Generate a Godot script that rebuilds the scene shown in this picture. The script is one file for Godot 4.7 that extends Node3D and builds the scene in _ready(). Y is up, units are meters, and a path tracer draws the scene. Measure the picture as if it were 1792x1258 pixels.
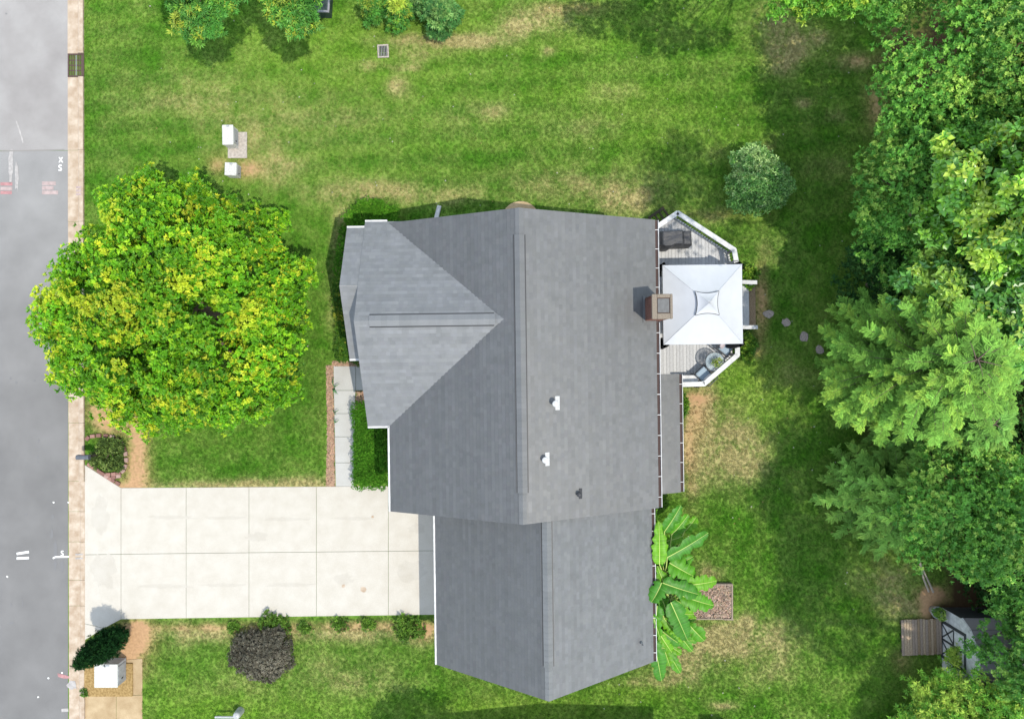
extends Node3D
# A house and its garden seen from straight above. Units are metres, y is up, -z is the top of the photograph.
# The plan was read off the photograph: a point on the ground lies 0.0245 m further per photo pixel from the spot below the camera.

const S := 0.0245
const C := 32.0
const UP := Vector3.UP
var rng := RandomNumberGenerator.new()
var names := {}
var M := {}
var house: Node3D
var HY := deg_to_rad(0.75)


# ------------------------------------------------------------------ geometry
class Geo:
	var v := PackedVector3Array()
	var n := PackedVector3Array()
	var c := PackedColorArray()
	var u := PackedVector2Array()
	var i := PackedInt32Array()
	var col := Color.WHITE

	func tri(a: Vector3, b: Vector3, d: Vector3) -> void:  # counter-clockwise seen from outside
		var nn := (b - a).cross(d - a).normalized()
		var k := v.size()
		for p in [a, b, d]:
			v.append(p)
			n.append(nn)
			c.append(col)
			u.append(Vector2(p.x, p.z))
		i.append_array(PackedInt32Array([k, k + 2, k + 1]))

	func quad(a: Vector3, b: Vector3, d: Vector3, e: Vector3) -> void:
		tri(a, b, d)
		tri(a, d, e)

	func face(p: PackedVector3Array, out: Vector3) -> void:  # a convex polygon that faces out
		for k in range(1, p.size() - 1):
			if (p[k] - p[0]).cross(p[k + 1] - p[0]).dot(out) >= 0.0:
				tri(p[0], p[k], p[k + 1])
			else:
				tri(p[0], p[k + 1], p[k])

	func box(a: Vector3, b: Vector3, t := Transform3D(), ch := 0.0) -> void:
		var lo := Vector3(minf(a.x, b.x), minf(a.y, b.y), minf(a.z, b.z))
		var hi := Vector3(maxf(a.x, b.x), maxf(a.y, b.y), maxf(a.z, b.z))
		var mid := (lo + hi) / 2.0
		var h := (hi - lo) / 2.0
		ch = minf(ch, 0.45 * minf(h.x, minf(h.y, h.z)) * 2.0)
		for ax in 3:
			for s in [-1.0, 1.0]:
				var p := PackedVector3Array()
				for q in [[-1, -1], [1, -1], [1, 1], [-1, 1]]:
					var w := Vector3()
					w[ax] = s * h[ax]
					w[(ax + 1) % 3] = q[0] * (h[(ax + 1) % 3] - ch)
					w[(ax + 2) % 3] = q[1] * (h[(ax + 2) % 3] - ch)
					p.append(t * (mid + w))
				var o := Vector3()
				o[ax] = s
				face(p, t.basis * o)
		if ch > 0.0:
			for ax in 3:
				for s1 in [-1.0, 1.0]:
					for s2 in [-1.0, 1.0]:
						var b1 := (ax + 1) % 3
						var b2 := (ax + 2) % 3
						var p := PackedVector3Array()
						for q in [[-1, 0], [1, 0], [1, 1], [-1, 1]]:
							var w := Vector3()
							w[ax] = q[0] * (h[ax] - ch)
							w[b1] = s1 * (h[b1] - (ch if q[1] else 0.0))
							w[b2] = s2 * (h[b2] - (0.0 if q[1] else ch))
							p.append(t * (mid + w))
						var o := Vector3()
						o[b1] = s1
						o[b2] = s2
						face(p, t.basis * o)
			for sx in [-1.0, 1.0]:
				for sy in [-1.0, 1.0]:
					for sz in [-1.0, 1.0]:
						var s := Vector3(sx, sy, sz)
						face(PackedVector3Array([t * (mid + s * (h - Vector3(0, ch, ch))), t * (mid + s * (h - Vector3(ch, 0, ch))), t * (mid + s * (h - Vector3(ch, ch, 0)))]), t.basis * s)

	func prism(poly: PackedVector2Array, y0: float, y1: float, bottom := false) -> void:
		var idx := Geometry2D.triangulate_polygon(poly)
		for k in range(0, idx.size(), 3):
			var a := Vector3(poly[idx[k]].x, y1, poly[idx[k]].y)
			var b := Vector3(poly[idx[k + 1]].x, y1, poly[idx[k + 1]].y)
			var d := Vector3(poly[idx[k + 2]].x, y1, poly[idx[k + 2]].y)
			face(PackedVector3Array([a, b, d]), Vector3.UP)
			if bottom:
				var dn := Vector3(0, y0 - y1, 0)
				face(PackedVector3Array([a + dn, b + dn, d + dn]), Vector3.DOWN)
		if y1 - y0 < 0.0005:
			return
		var area := 0.0
		for k in poly.size():
			area += poly[k].cross(poly[(k + 1) % poly.size()])
		for k in poly.size():
			var a2 := poly[k]
			var b2 := poly[(k + 1) % poly.size()]
			var e := b2 - a2
			var o := Vector3(e.y, 0, -e.x) * signf(area)
			face(PackedVector3Array([Vector3(a2.x, y0, a2.y), Vector3(b2.x, y0, b2.y), Vector3(b2.x, y1, b2.y), Vector3(a2.x, y1, a2.y)]), o)

	func tube(pts: PackedVector3Array, rad: PackedFloat32Array, sides := 8, caps := true) -> void:
		var first := v.size()
		var side := Vector3.RIGHT
		for k in pts.size():
			var d := (pts[mini(k + 1, pts.size() - 1)] - pts[maxi(k - 1, 0)]).normalized()
			if k == 0:
				side = d.cross(Vector3.UP if absf(d.y) < 0.9 else Vector3.RIGHT).normalized()
			side = (side - d * side.dot(d)).normalized()
			var other := d.cross(side)
			for s in sides + 1:
				var a := TAU * s / sides
				var o := side * cos(a) + other * sin(a)
				v.append(pts[k] + o * rad[k])
				n.append(o)
				c.append(col)
				u.append(Vector2(float(s) / sides, k))
		for k in pts.size() - 1:
			for s in sides:
				var a := first + k * (sides + 1) + s
				var b := a + sides + 1
				i.append_array(PackedInt32Array([a, b, a + 1, a + 1, b, b + 1]))
		if caps:
			for e in [0, pts.size() - 1]:
				if rad[e] > 0.004:
					var o: Vector3 = (pts[e] - pts[1 if e == 0 else e - 1]).normalized()
					var p := PackedVector3Array()
					for s in sides:
						p.append(v[first + e * (sides + 1) + s])
					face(p, o)

	func bar(a: Vector3, b: Vector3, r: float, sides := 6) -> void:
		tube(PackedVector3Array([a, b]), PackedFloat32Array([r, r]), sides)

	func lathe(at: Vector3, prof: PackedVector2Array, sides := 20) -> void:  # profile of (radius, height), bottom to top
		var first := v.size()
		for k in prof.size():
			var d := prof[mini(k + 1, prof.size() - 1)] - prof[maxi(k - 1, 0)]
			for s in sides + 1:
				var a := TAU * s / sides
				var o := Vector3(cos(a), 0, sin(a))
				v.append(at + o * prof[k].x + Vector3(0, prof[k].y, 0))
				n.append((o * d.y - Vector3(0, d.x, 0)).normalized())
				c.append(col)
				u.append(Vector2(float(s) / sides, k))
		for k in prof.size() - 1:
			for s in sides:
				var a := first + k * (sides + 1) + s
				var b := a + sides + 1
				i.append_array(PackedInt32Array([a, a + 1, b, a + 1, b + 1, b]))

	func leaf(base: Vector3, dir: Vector3, up: Vector3, length: float, width: float, fold: float) -> void:
		var s := dir.cross(up).normalized() * width * 0.5
		var nn := s.cross(dir).normalized()
		var mid := base + dir * length * 0.45
		var tip := base + dir * length - nn * length * 0.12
		tri(base, mid + s + nn * fold, tip)
		tri(base, tip, mid - s + nn * fold)

	func grid(w: int, h: int, f: Array) -> void:  # a smooth sheet over w x h points, f = their positions
		var first := v.size()
		for y in h:
			for x in w:
				var p: Vector3 = f[y * w + x]
				var dx: Vector3 = f[y * w + mini(x + 1, w - 1)] - f[y * w + maxi(x - 1, 0)]
				var dy: Vector3 = f[mini(y + 1, h - 1) * w + x] - f[maxi(y - 1, 0) * w + x]
				v.append(p)
				n.append(dy.cross(dx).normalized())
				c.append(col)
				u.append(Vector2(float(x) / (w - 1), float(y) / (h - 1)))
		for y in h - 1:
			for x in w - 1:
				var a := first + y * w + x
				i.append_array(PackedInt32Array([a, a + 1, a + w, a + 1, a + w + 1, a + w]))

	func mesh() -> ArrayMesh:
		var arr := []
		arr.resize(Mesh.ARRAY_MAX)
		arr[Mesh.ARRAY_VERTEX] = v
		arr[Mesh.ARRAY_NORMAL] = n
		arr[Mesh.ARRAY_COLOR] = c
		arr[Mesh.ARRAY_TEX_UV] = u
		arr[Mesh.ARRAY_INDEX] = i
		var m := ArrayMesh.new()
		m.add_surface_from_arrays(Mesh.PRIMITIVE_TRIANGLES, arr)
		return m


# ------------------------------------------------------------------ nodes
func pt(px: float, py: float, h := 0.0) -> Vector3:  # photo pixel and height to a place
	var k := S * (C - h) / C
	return Vector3((px - 896.0) * k, h, (py - 629.0) * k)


func p2(px: float, py: float, h := 0.0) -> Vector2:
	var p := pt(px, py, h)
	return Vector2(p.x, p.z)


func poly(a: Array, h := 0.0) -> PackedVector2Array:
	var o := PackedVector2Array()
	for q in a:
		o.append(p2(q[0], q[1], h))
	return o


func numbered(called: String) -> String:
	names[called] = names.get(called, 0) + 1
	return called if names[called] == 1 else "%s_%03d" % [called, names[called] - 1]


func tag(o: Node3D, label: String, category: String, group := "", kind := "") -> Node3D:
	o.set_meta("label", label)
	if category:
		o.set_meta("category", category)
	if group:
		o.set_meta("group", group)
	if kind:
		o.set_meta("kind", kind)
	return o


func thing(called: String, label: String, category: String, at := Vector3.ZERO, turn := 0.0, group := "", kind := "") -> Node3D:
	var o := Node3D.new()
	o.name = numbered(called)
	add_child(o)
	o.position = at
	o.rotation.y = turn
	return tag(o, label, category, group, kind)


func part(called: String, g: Geo, m: Material, parent: Node3D = self, stuff := false) -> MeshInstance3D:
	return put(called, g.mesh(), m, parent, stuff)


func put(called: String, me: Mesh, m: Material, parent: Node3D = self, stuff := false) -> MeshInstance3D:
	var o := MeshInstance3D.new()
	o.name = numbered(called) if parent == self else called
	o.mesh = me
	o.material_override = m
	parent.add_child(o, true)
	if stuff:
		o.set_meta("kind", "stuff")
	return o


func copy(o: Node3D, at: Vector3, turn: float, label: String, size := 1.0) -> Node3D:
	var d: Node3D = o.duplicate()
	d.name = numbered(str(o.name))
	add_child(d)
	d.position = at
	d.rotation.y = turn
	d.scale = Vector3.ONE * size
	d.set_meta("label", label)
	return d


func jit(c: Color, a: float) -> Color:
	var k := 1.0 + rng.randf_range(-a, a)
	return Color(c.r * k * (1.0 + rng.randf_range(-a, a) * 0.25), c.g * k, c.b * k * (1.0 + rng.randf_range(-a, a) * 0.25))


func lin(r: float, g: float, b: float) -> Color:
	return Color(r, g, b)


# ------------------------------------------------------------------ materials
func ntex(seed_: int, freq: float, octaves: int, lo: Color, hi: Color, size := 512) -> NoiseTexture2D:
	var n := FastNoiseLite.new()
	n.seed = seed_
	n.noise_type = FastNoiseLite.TYPE_SIMPLEX_SMOOTH
	n.frequency = freq
	n.fractal_octaves = octaves
	n.fractal_gain = 0.6
	var g := Gradient.new()
	g.set_color(0, lo)
	g.set_color(1, hi)
	var t := NoiseTexture2D.new()
	t.width = size
	t.height = size
	t.seamless = true
	t.noise = n
	t.color_ramp = g
	return t


func grey(k: float) -> Color:
	return Color(k, k, k)


func mat(called: String, c: Color, rough := 0.8, tex: Texture2D = null, scale := 1.0, detail: Texture2D = null, dscale := 1.0) -> StandardMaterial3D:
	var m := StandardMaterial3D.new()
	m.resource_name = called
	m.albedo_color = c.linear_to_srgb()
	m.roughness = rough
	if tex:
		m.albedo_texture = tex
		m.uv1_triplanar = true
		m.uv1_world_triplanar = true
		m.uv1_scale = Vector3.ONE * scale
	if detail:
		m.detail_enabled = true
		m.detail_albedo = detail
		m.detail_blend_mode = BaseMaterial3D.BLEND_MODE_MUL
		m.detail_uv_layer = BaseMaterial3D.DETAIL_UV_2
		m.uv2_triplanar = true
		m.uv2_world_triplanar = true
		m.uv2_scale = Vector3.ONE * dscale
	M[called] = m
	return m


func leafmat(called: String, rough: float, back: Color, spec := 0.4) -> StandardMaterial3D:
	var m := mat(called, Color.WHITE, rough)
	m.vertex_color_use_as_albedo = true
	m.metallic_specular = spec
	m.backlight_enabled = true
	m.backlight = back.linear_to_srgb()
	m.cull_mode = BaseMaterial3D.CULL_DISABLED
	return m


func make_materials() -> void:
	var fine := ntex(11, 0.11, 4, grey(0.80), grey(1.0))
	var mott := ntex(12, 0.012, 5, grey(0.80), grey(1.0))
	var speck := ntex(13, 0.25, 2, grey(0.72), grey(1.0))
	mat("asphalt", lin(0.49, 0.487, 0.488), 0.95, ntex(21, 0.015, 6, grey(0.88), grey(1.0)), 0.05, ntex(15, 0.3, 3, grey(0.55), grey(1.0)), 0.8)
	mat("old_asphalt", lin(0.50, 0.485, 0.475), 0.95, ntex(22, 0.015, 6, Color(0.86, 0.85, 0.85), grey(1.0)), 0.05, ntex(16, 0.3, 3, grey(0.62), grey(1.0)), 0.8)
	mat("kerb_concrete", lin(0.66, 0.57, 0.47), 0.95, ntex(23, 0.02, 6, Color(0.78, 0.72, 0.66), grey(1.0)), 0.18, fine, 0.9)
	mat("white_concrete", lin(0.618, 0.588, 0.53), 0.9, ntex(24, 0.02, 6, Color(0.94, 0.93, 0.915), grey(1.0)), 0.12, fine, 0.5)
	mat("stained_concrete", lin(0.575, 0.545, 0.49), 0.9, M.white_concrete.albedo_texture, 0.12, fine, 0.5)
	mat("grey_concrete", lin(0.56, 0.565, 0.55), 0.9, ntex(24, 0.014, 6, Color(0.92, 0.91, 0.9), grey(1.0)), 0.11, fine, 0.5)
	mat("tan_concrete", lin(0.58, 0.45, 0.28), 0.95, ntex(25, 0.015, 6, Color(0.80, 0.76, 0.70), grey(1.0)), 0.12, fine, 0.6)
	mat("soil", lin(0.38, 0.245, 0.15), 1.0, ntex(26, 0.03, 6, Color(0.6, 0.55, 0.5), grey(1.0)), 0.25, speck, 0.7)
	mat("mulch", lin(0.25, 0.17, 0.12), 1.0, ntex(27, 0.06, 5, Color(0.5, 0.46, 0.45), grey(1.0)), 0.4, speck, 0.9)
	mat("far_grass", lin(0.17, 0.31, 0.05), 1.0, ntex(28, 0.02, 6, Color(0.7, 0.75, 0.6), grey(1.0)), 0.08, speck, 0.5)
	for r in [["shingle", 1.0], ["pale_shingle", 1.0]]:
		var m := mat(r[0], Color.WHITE, 0.5, ntex(31, 0.02, 5, Color(0.86, 0.87, 0.86), grey(1.0)), 0.12, ntex(14, 0.25, 3, grey(0.62), grey(1.0)), 1.1)
		m.vertex_color_use_as_albedo = true
		m.metallic_specular = 0.7
	mat("white_trim", lin(0.66, 0.665, 0.67), 0.5, mott, 0.5)
	mat("rail_white", lin(0.62, 0.63, 0.645), 0.5, mott, 0.6)
	mat("siding", lin(0.50, 0.48, 0.43), 0.7, mott, 0.4)
	mat("brick", lin(0.24, 0.105, 0.075), 0.95, ntex(33, 0.05, 4, grey(0.7), grey(1.0)), 0.8)
	M.brick.vertex_color_use_as_albedo = true
	mat("paver_brick", lin(0.40, 0.22, 0.18), 0.95, ntex(33, 0.05, 4, grey(0.72), grey(1.0)), 0.8)
	mat("paver_brick_dark", lin(0.27, 0.14, 0.115), 0.95, ntex(34, 0.05, 4, grey(0.72), grey(1.0)), 0.8)
	mat("paver_brick_pale", lin(0.46, 0.31, 0.27), 0.95, ntex(35, 0.05, 4, grey(0.72), grey(1.0)), 0.8)
	mat("mortar", lin(0.30, 0.25, 0.195), 0.95, ntex(36, 0.05, 5, grey(0.65), grey(1.0)), 0.9)
	mat("dark_metal", lin(0.025, 0.026, 0.03), 0.45)
	mat("flue_metal", lin(0.10, 0.105, 0.11), 0.5, mott, 1.0)
	mat("gutter_inside", lin(0.085, 0.055, 0.05), 1.0, speck, 2.0)
	mat("black_paint", lin(0.02, 0.02, 0.022), 0.5)
	mat("pvc", lin(0.56, 0.57, 0.575), 0.5, mott, 1.5)
	mat("deck_board", lin(0.50, 0.51, 0.53), 0.75, ntex(41, 0.03, 4, grey(0.86), grey(1.0)), 0.7)
	mat("deck_board_pale", lin(0.55, 0.56, 0.575), 0.75, ntex(42, 0.03, 4, grey(0.86), grey(1.0)), 0.7)
	mat("canopy", lin(0.54, 0.565, 0.61), 0.8, ntex(43, 0.01, 4, grey(0.95), grey(1.0)), 0.3)
	M.canopy.backlight_enabled = true
	M.canopy.backlight = Color(0.3, 0.3, 0.33)
	mat("net", lin(0.012, 0.012, 0.014), 0.95)
	mat("grill_cover", lin(0.05, 0.052, 0.06), 0.6, mott, 1.2)
	mat("seat_blue", lin(0.36, 0.46, 0.56), 0.9, fine, 2.0)
	mat("pillow_pink", lin(0.58, 0.50, 0.53), 0.9, fine, 2.0)
	mat("pillow_white", lin(0.66, 0.66, 0.68), 0.9)
	mat("wire", lin(0.05, 0.055, 0.065), 0.4)
	mat("glass", Color(0.7, 0.78, 0.8), 0.05)
	M.glass.albedo_color = Color(0.75, 0.82, 0.85, 0.25)
	M.glass.transparency = BaseMaterial3D.TRANSPARENCY_ALPHA
	mat("pane", lin(0.03, 0.035, 0.045), 0.08)
	mat("utility_white", lin(0.63, 0.645, 0.64), 0.5, ntex(60, 0.03, 5, Color(0.8, 0.79, 0.76), grey(1.0)), 0.8)
	mat("utility_grey", lin(0.40, 0.42, 0.45), 0.5, mott, 0.8)
	mat("pad_concrete", lin(0.52, 0.47, 0.42), 0.95, ntex(44, 0.03, 5, grey(0.75), grey(1.0)), 0.5)
	mat("tan_pad", lin(0.42, 0.29, 0.13), 0.95, ntex(45, 0.03, 5, Color(0.65, 0.62, 0.5), grey(1.0)), 0.5)
	mat("rust", lin(0.09, 0.055, 0.045), 0.8, fine, 2.0)
	mat("drain_dark", lin(0.02, 0.02, 0.022), 1.0)
	mat("drain_steel", lin(0.26, 0.26, 0.28), 0.6, fine, 2.0)
	mat("old_wood", lin(0.40, 0.31, 0.21), 0.95, ntex(46, 0.04, 5, Color(0.6, 0.55, 0.5), grey(1.0)), 0.9)
	mat("grey_wood", lin(0.40, 0.33, 0.27), 0.95, ntex(47, 0.04, 5, Color(0.65, 0.62, 0.6), grey(1.0)), 0.9)
	mat("plank_pale", lin(0.54, 0.45, 0.34), 0.95, ntex(48, 0.04, 5, Color(0.62, 0.56, 0.5), grey(1.0)), 0.9)
	mat("dark_wood", lin(0.05, 0.045, 0.025), 0.95, fine, 1.5)
	mat("bed_soil", lin(0.40, 0.31, 0.25), 1.0, ntex(49, 0.08, 5, grey(0.5), grey(1.0)), 0.6, speck, 1.0)
	mat("stone", lin(0.42, 0.36, 0.32), 0.95, ntex(50, 0.03, 5, grey(0.7), grey(1.0)), 0.7)
	mat("paint_white", lin(0.72, 0.72, 0.71), 0.7)
	mat("paint_worn", lin(0.43, 0.41, 0.40), 0.9, mott, 0.7)
	mat("paint_red", lin(0.44, 0.23, 0.235), 0.9, mott, 0.7)
	mat("paint_pink", lin(0.45, 0.355, 0.345), 0.9, mott, 0.7)
	mat("seam", lin(0.22, 0.21, 0.20), 0.95)
	mat("tar", lin(0.16, 0.16, 0.165), 0.95)
	mat("bark", lin(0.17, 0.13, 0.095), 0.95, fine, 1.5)
	mat("pale_bark", lin(0.42, 0.36, 0.29), 0.9, fine, 1.5)
	mat("stem_green", lin(0.20, 0.27, 0.08), 0.7, mott, 1.0)
	mat("midrib", lin(0.42, 0.52, 0.14), 0.6)
	mat("shed_white", lin(0.78, 0.80, 0.82), 0.6, mott, 0.5)
	mat("shed_trim", lin(0.045, 0.05, 0.055), 0.6)
	mat("shed_roof", lin(0.25, 0.24, 0.25), 0.95, fine, 1.0)
	mat("mailbox", lin(0.11, 0.125, 0.15), 0.45, mott, 1.0)
	mat("green_box", lin(0.03, 0.055, 0.045), 0.6, mott, 1.0)
	mat("lamp_grey", lin(0.46, 0.48, 0.49), 0.4, mott, 1.0)
	mat("chip_a", lin(0.34, 0.225, 0.155), 1.0)
	M.chip_a.vertex_color_use_as_albedo = true
	leafmat("leaf", 0.5, lin(0.16, 0.26, 0.03))
	leafmat("glossy_leaf", 0.36, lin(0.10, 0.20, 0.03), 0.55)
	leafmat("matt_leaf", 0.75, lin(0.10, 0.14, 0.03), 0.25)
	leafmat("grass_blade", 0.7, lin(0.10, 0.16, 0.03), 0.25)
	leafmat("purple_leaf", 0.6, lin(0.02, 0.02, 0.02), 0.3)
	leafmat("banana_leaf", 0.5, lin(0.10, 0.22, 0.02), 0.4)
	var vr := RandomNumberGenerator.new()
	vr.seed = 4
	var vein := Image.create(16, 512, false, Image.FORMAT_RGB8)
	var vv := 0.9
	for y in 512:
		if y % 3 == 0:
			vv = clampf(lerpf(vv, vr.randf_range(0.64, 1.0), 0.5), 0.62, 1.0)
		for x in 16:
			vein.set_pixel(x, (y + x / 2) % 512, grey(vv * (1.0 if y % 9 else 0.86)))
	M.banana_leaf.albedo_texture = ImageTexture.create_from_image(vein)


# ------------------------------------------------------------------ foliage
func spray(seed_: int, count: int, length: float, width: float, low: float, high: float, stem: float) -> ArrayMesh:
	var r := RandomNumberGenerator.new()
	r.seed = seed_
	var g := Geo.new()
	for k in count:
		var az := k * 2.39996 + r.randf_range(-0.3, 0.3)
		var el := deg_to_rad(r.randf_range(low, high))
		var d := Vector3(cos(az) * sin(el), cos(el), sin(az) * sin(el))
		var b := Vector3(0, stem * r.randf(), 0) + d * length * 0.12
		var t := r.randf_range(0.62, 0.94)
		g.col = Color(t * r.randf_range(0.92, 1.06), t, t)
		g.leaf(b, d, (UP + Vector3(r.randf_range(-0.4, 0.4), 0, r.randf_range(-0.4, 0.4))).normalized(), length * r.randf_range(0.7, 1.15), width * r.randf_range(0.8, 1.15), width * 0.18)
	return g.mesh()


func frond(seed_: int, length: float, width: float, pairs: int, leaflet: float) -> ArrayMesh:  # lies along +y, its upper side faces +z
	var r := RandomNumberGenerator.new()
	r.seed = seed_
	var g := Geo.new()
	for k in pairs:
		var t := (k + 0.5) / pairs
		var spread := width * 0.5 * sin(PI * (0.12 + 0.83 * t))
		for s in [-1.0, 1.0]:
			var d := Vector3(s * 0.75, 0.65, r.randf_range(-0.15, 0.25)).normalized()
			var tone := r.randf_range(0.62, 0.98)
			g.col = Color(tone, tone, tone)
			g.leaf(Vector3(0, length * t * 0.9, -0.15 * length * t * t), d, Vector3(r.randf_range(-0.2, 0.2), 0, 1), spread * 1.25, leaflet * r.randf_range(0.8, 1.2), 0.0)
	g.leaf(Vector3(0, length * 0.8, -0.1 * length), Vector3(0, 1, -0.2).normalized(), Vector3(0, 0, 1), length * 0.25, leaflet, 0.0)
	return g.mesh()


func tuft(seed_: int) -> ArrayMesh:
	var r := RandomNumberGenerator.new()
	r.seed = seed_
	var g := Geo.new()
	for k in 11:
		var az := k * 2.4 + r.randf() * 0.6
		var lean := r.randf_range(0.35, 1.25)
		var d := Vector3(cos(az) * sin(lean), cos(lean), sin(az) * sin(lean))
		var b := Vector3(r.randf_range(-0.03, 0.03), 0, r.randf_range(-0.03, 0.03))
		var t := r.randf_range(0.6, 0.97)
		g.col = Color(t * r.randf_range(0.92, 1.03), t, t)
		g.leaf(b, d, UP, r.randf_range(0.04, 0.085), 0.013, 0.001)
	return g.mesh()


func basis_of(axis: Vector3, roll: float, size: float) -> Basis:
	var x := axis.cross(Vector3.FORWARD if absf(axis.z) < 0.9 else Vector3.RIGHT).normalized()
	var b := Basis(x, axis, x.cross(axis))
	return (b * Basis(Vector3.UP, roll)).scaled_local(Vector3.ONE * size)


func many(called: String, me: Mesh, m: Material, where: Array, tint: PackedColorArray, parent: Node3D) -> MultiMeshInstance3D:
	var mm := MultiMesh.new()
	mm.transform_format = MultiMesh.TRANSFORM_3D
	mm.use_colors = true
	mm.mesh = me
	mm.instance_count = where.size()
	for k in where.size():
		mm.set_instance_transform(k, where[k])
		mm.set_instance_color(k, tint[k])
	var o := MultiMeshInstance3D.new()
	o.name = called
	o.multimesh = mm
	o.material_override = m
	parent.add_child(o, true)
	o.set_meta("kind", "stuff")
	return o


# lobes: Vector4(x, y, z, radius); pal: [dark, mid, light, tip]; the leaves sit on the outer part of each lobe
var gaps := FastNoiseLite.new()


func foliage(parent: Node3D, called: String, lobes: Array, me: Mesh, m: Material, per: float, pal: Array, tips := 0.1, squash := 0.8, hang := 0.0) -> void:
	var where := []
	var tint := PackedColorArray()
	var origin := parent.position
	for li in lobes.size():
		var l: Vector4 = lobes[li]
		var at := Vector3(l.x, l.y, l.z)
		var tone := rng.randf_range(0.82, 1.18)
		var lush := rng.randf()
		var mytips := tips * rng.randf_range(0.2, 1.9)
		var ph := Vector3(rng.randf(), rng.randf(), rng.randf()) * 6.0
		for k in int(per * l.w * l.w * 9.0):
			var d := Vector3(rng.randfn(), rng.randfn(), rng.randfn()).normalized()
			if d.y < -0.25 and rng.randf() < 0.75:
				d.y = -d.y
			var bump := 1.0 + 0.28 * sin(d.x * 5.0 + ph.x) * sin(d.z * 5.0 + ph.z) + 0.15 * sin(d.y * 7.0 + ph.y)
			var rr := l.w * bump * (1.0 - 0.45 * pow(rng.randf(), 1.6))
			var p := at + Vector3(d.x, d.y * squash, d.z) * rr
			if p.y < 0.05:
				continue
			if l.w > 0.45 and gaps.get_noise_3d(p.x, p.y, p.z) < -0.31:
				continue
			var buried := false
			if li % 2 == 0 or rng.randf() < 0.5:
				var o: Vector4 = lobes[(li + 1 + rng.randi() % maxi(1, lobes.size() - 1)) % lobes.size()]
				buried = p.distance_squared_to(Vector3(o.x, o.y, o.z)) < o.w * o.w * 0.3
			if buried:
				continue
			var axis := (d * 0.75 + UP * (0.55 - hang) + Vector3(rng.randf_range(-1, 1), rng.randf_range(-1, 1), rng.randf_range(-1, 1)) * 0.45).normalized()
			where.append(Transform3D(basis_of(axis, rng.randf() * TAU, rng.randf_range(0.75, 1.3)), p - origin))
			var c: Color = (pal[0] as Color).lerp(pal[1], clampf(lush * 0.6 + rng.randf() * 0.6, 0, 1))
			if rng.randf() < 0.3:
				c = c.lerp(pal[2], rng.randf_range(0.3, 1.0))
			if d.y > -0.1 and rng.randf() < mytips * (0.5 + d.y) * clampf(1.0 + 4.0 * gaps.get_noise_3d(p.x * 0.8 + 40.0, p.y * 0.8, p.z * 0.8), 0.1, 2.6):
				c = c.lerp(pal[3], rng.randf_range(0.4, 1.0))
			tint.append(jit(c * tone * 1.18, 0.12))
	many(called, me, m, where, tint, parent)


func dome(x: float, z: float, radius: float, y0: float, y1: float, count: int, size: float, ring := 0, gap := 0.52) -> Array:
	var out := []
	var tries := 0
	while out.size() < count and tries < count * 40:
		tries += 1
		var a := rng.randf() * TAU
		var d := sqrt(rng.randf()) * 0.95
		var w := size * rng.randf_range(0.7, 1.3)
		var rad := (radius - w * 0.6) * d * (1.0 + 0.12 * sin(3.0 * a + x) + 0.08 * sin(5.0 * a + z))
		var top := y0 + (y1 - y0 - w * 0.7) * sqrt(maxf(0.0, 1.0 - d * d * 0.92))
		var p := Vector4(x + rad * cos(a), lerpf(top, y0 + (y1 - y0) * 0.25, pow(rng.randf(), 2.5)), z + rad * sin(a), w)
		var ok := true
		for q in out:
			if Vector3(q.x - p.x, q.y - p.y, q.z - p.z).length() < (q.w + w) * gap:
				ok = false
				break
		if ok:
			out.append(p)
	for k in ring:
		var a := TAU * (k + rng.randf_range(-0.35, 0.35)) / ring
		var w := size * rng.randf_range(0.5, 0.95)
		var rad := radius * rng.randf_range(0.80, 1.10) - w * 0.55
		out.append(Vector4(x + rad * cos(a), y0 + (y1 - y0) * rng.randf_range(0.02, 0.3), z + rad * sin(a), w))
	return out


func wood(parent: Node3D, base: Vector3, fork: float, r0: float, lobes: Array, m: Material, limbs := 14) -> void:
	var o := parent.position
	var g := Geo.new()
	var sway := Vector3(rng.randf_range(-0.15, 0.15), 0, rng.randf_range(-0.15, 0.15))
	var top := 0.0
	for l in lobes:
		top = maxf(top, l.y)
	var pts := PackedVector3Array()
	var rad := PackedFloat32Array()
	for k in 7:
		var t := k / 6.0
		pts.append(base - o + Vector3(0, top * 0.66 * t, 0) + sway * sin(t * 5.0) * t)
		rad.append(lerpf(r0, r0 * 0.25, t) * (1.35 if k == 0 else 1.0))
	g.tube(pts, rad, 9)
	part("trunk", g, m, parent)
	for k in mini(limbs, lobes.size()):
		var l: Vector4 = lobes[(k * 7) % lobes.size()]
		var e := Vector3(l.x, l.y, l.z) - o
		var s := base - o + Vector3(0, clampf(fork + rng.randf_range(-0.1, 0.35) * top, 0.2, l.y * 0.85), 0)
		var mid := s.lerp(e, 0.5) + Vector3(0, 0.12 * s.distance_to(e), 0)
		var gl := Geo.new()
		gl.tube(PackedVector3Array([s, s.lerp(mid, 0.55) + Vector3(0, 0.05, 0), mid, mid.lerp(e, 0.6), e]), PackedFloat32Array([r0 * 0.42, r0 * 0.34, r0 * 0.25, r0 * 0.15, r0 * 0.06]), 6)
		part("limb", gl, m, parent)


func tree(called: String, label: String, base: Vector3, fork: float, r0: float, lobes: Array, me: Mesh, m: Material, per: float, pal: Array, tips: float, bark: Material, group := "", category := "tree", hang := 0.0) -> Node3D:
	var t := thing(called, label, category, base, 0.0, group)
	wood(t, base, fork, r0, lobes, bark)
	foliage(t, "crown", lobes, me, m, per, pal, tips, 0.8, hang)
	return t


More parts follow.
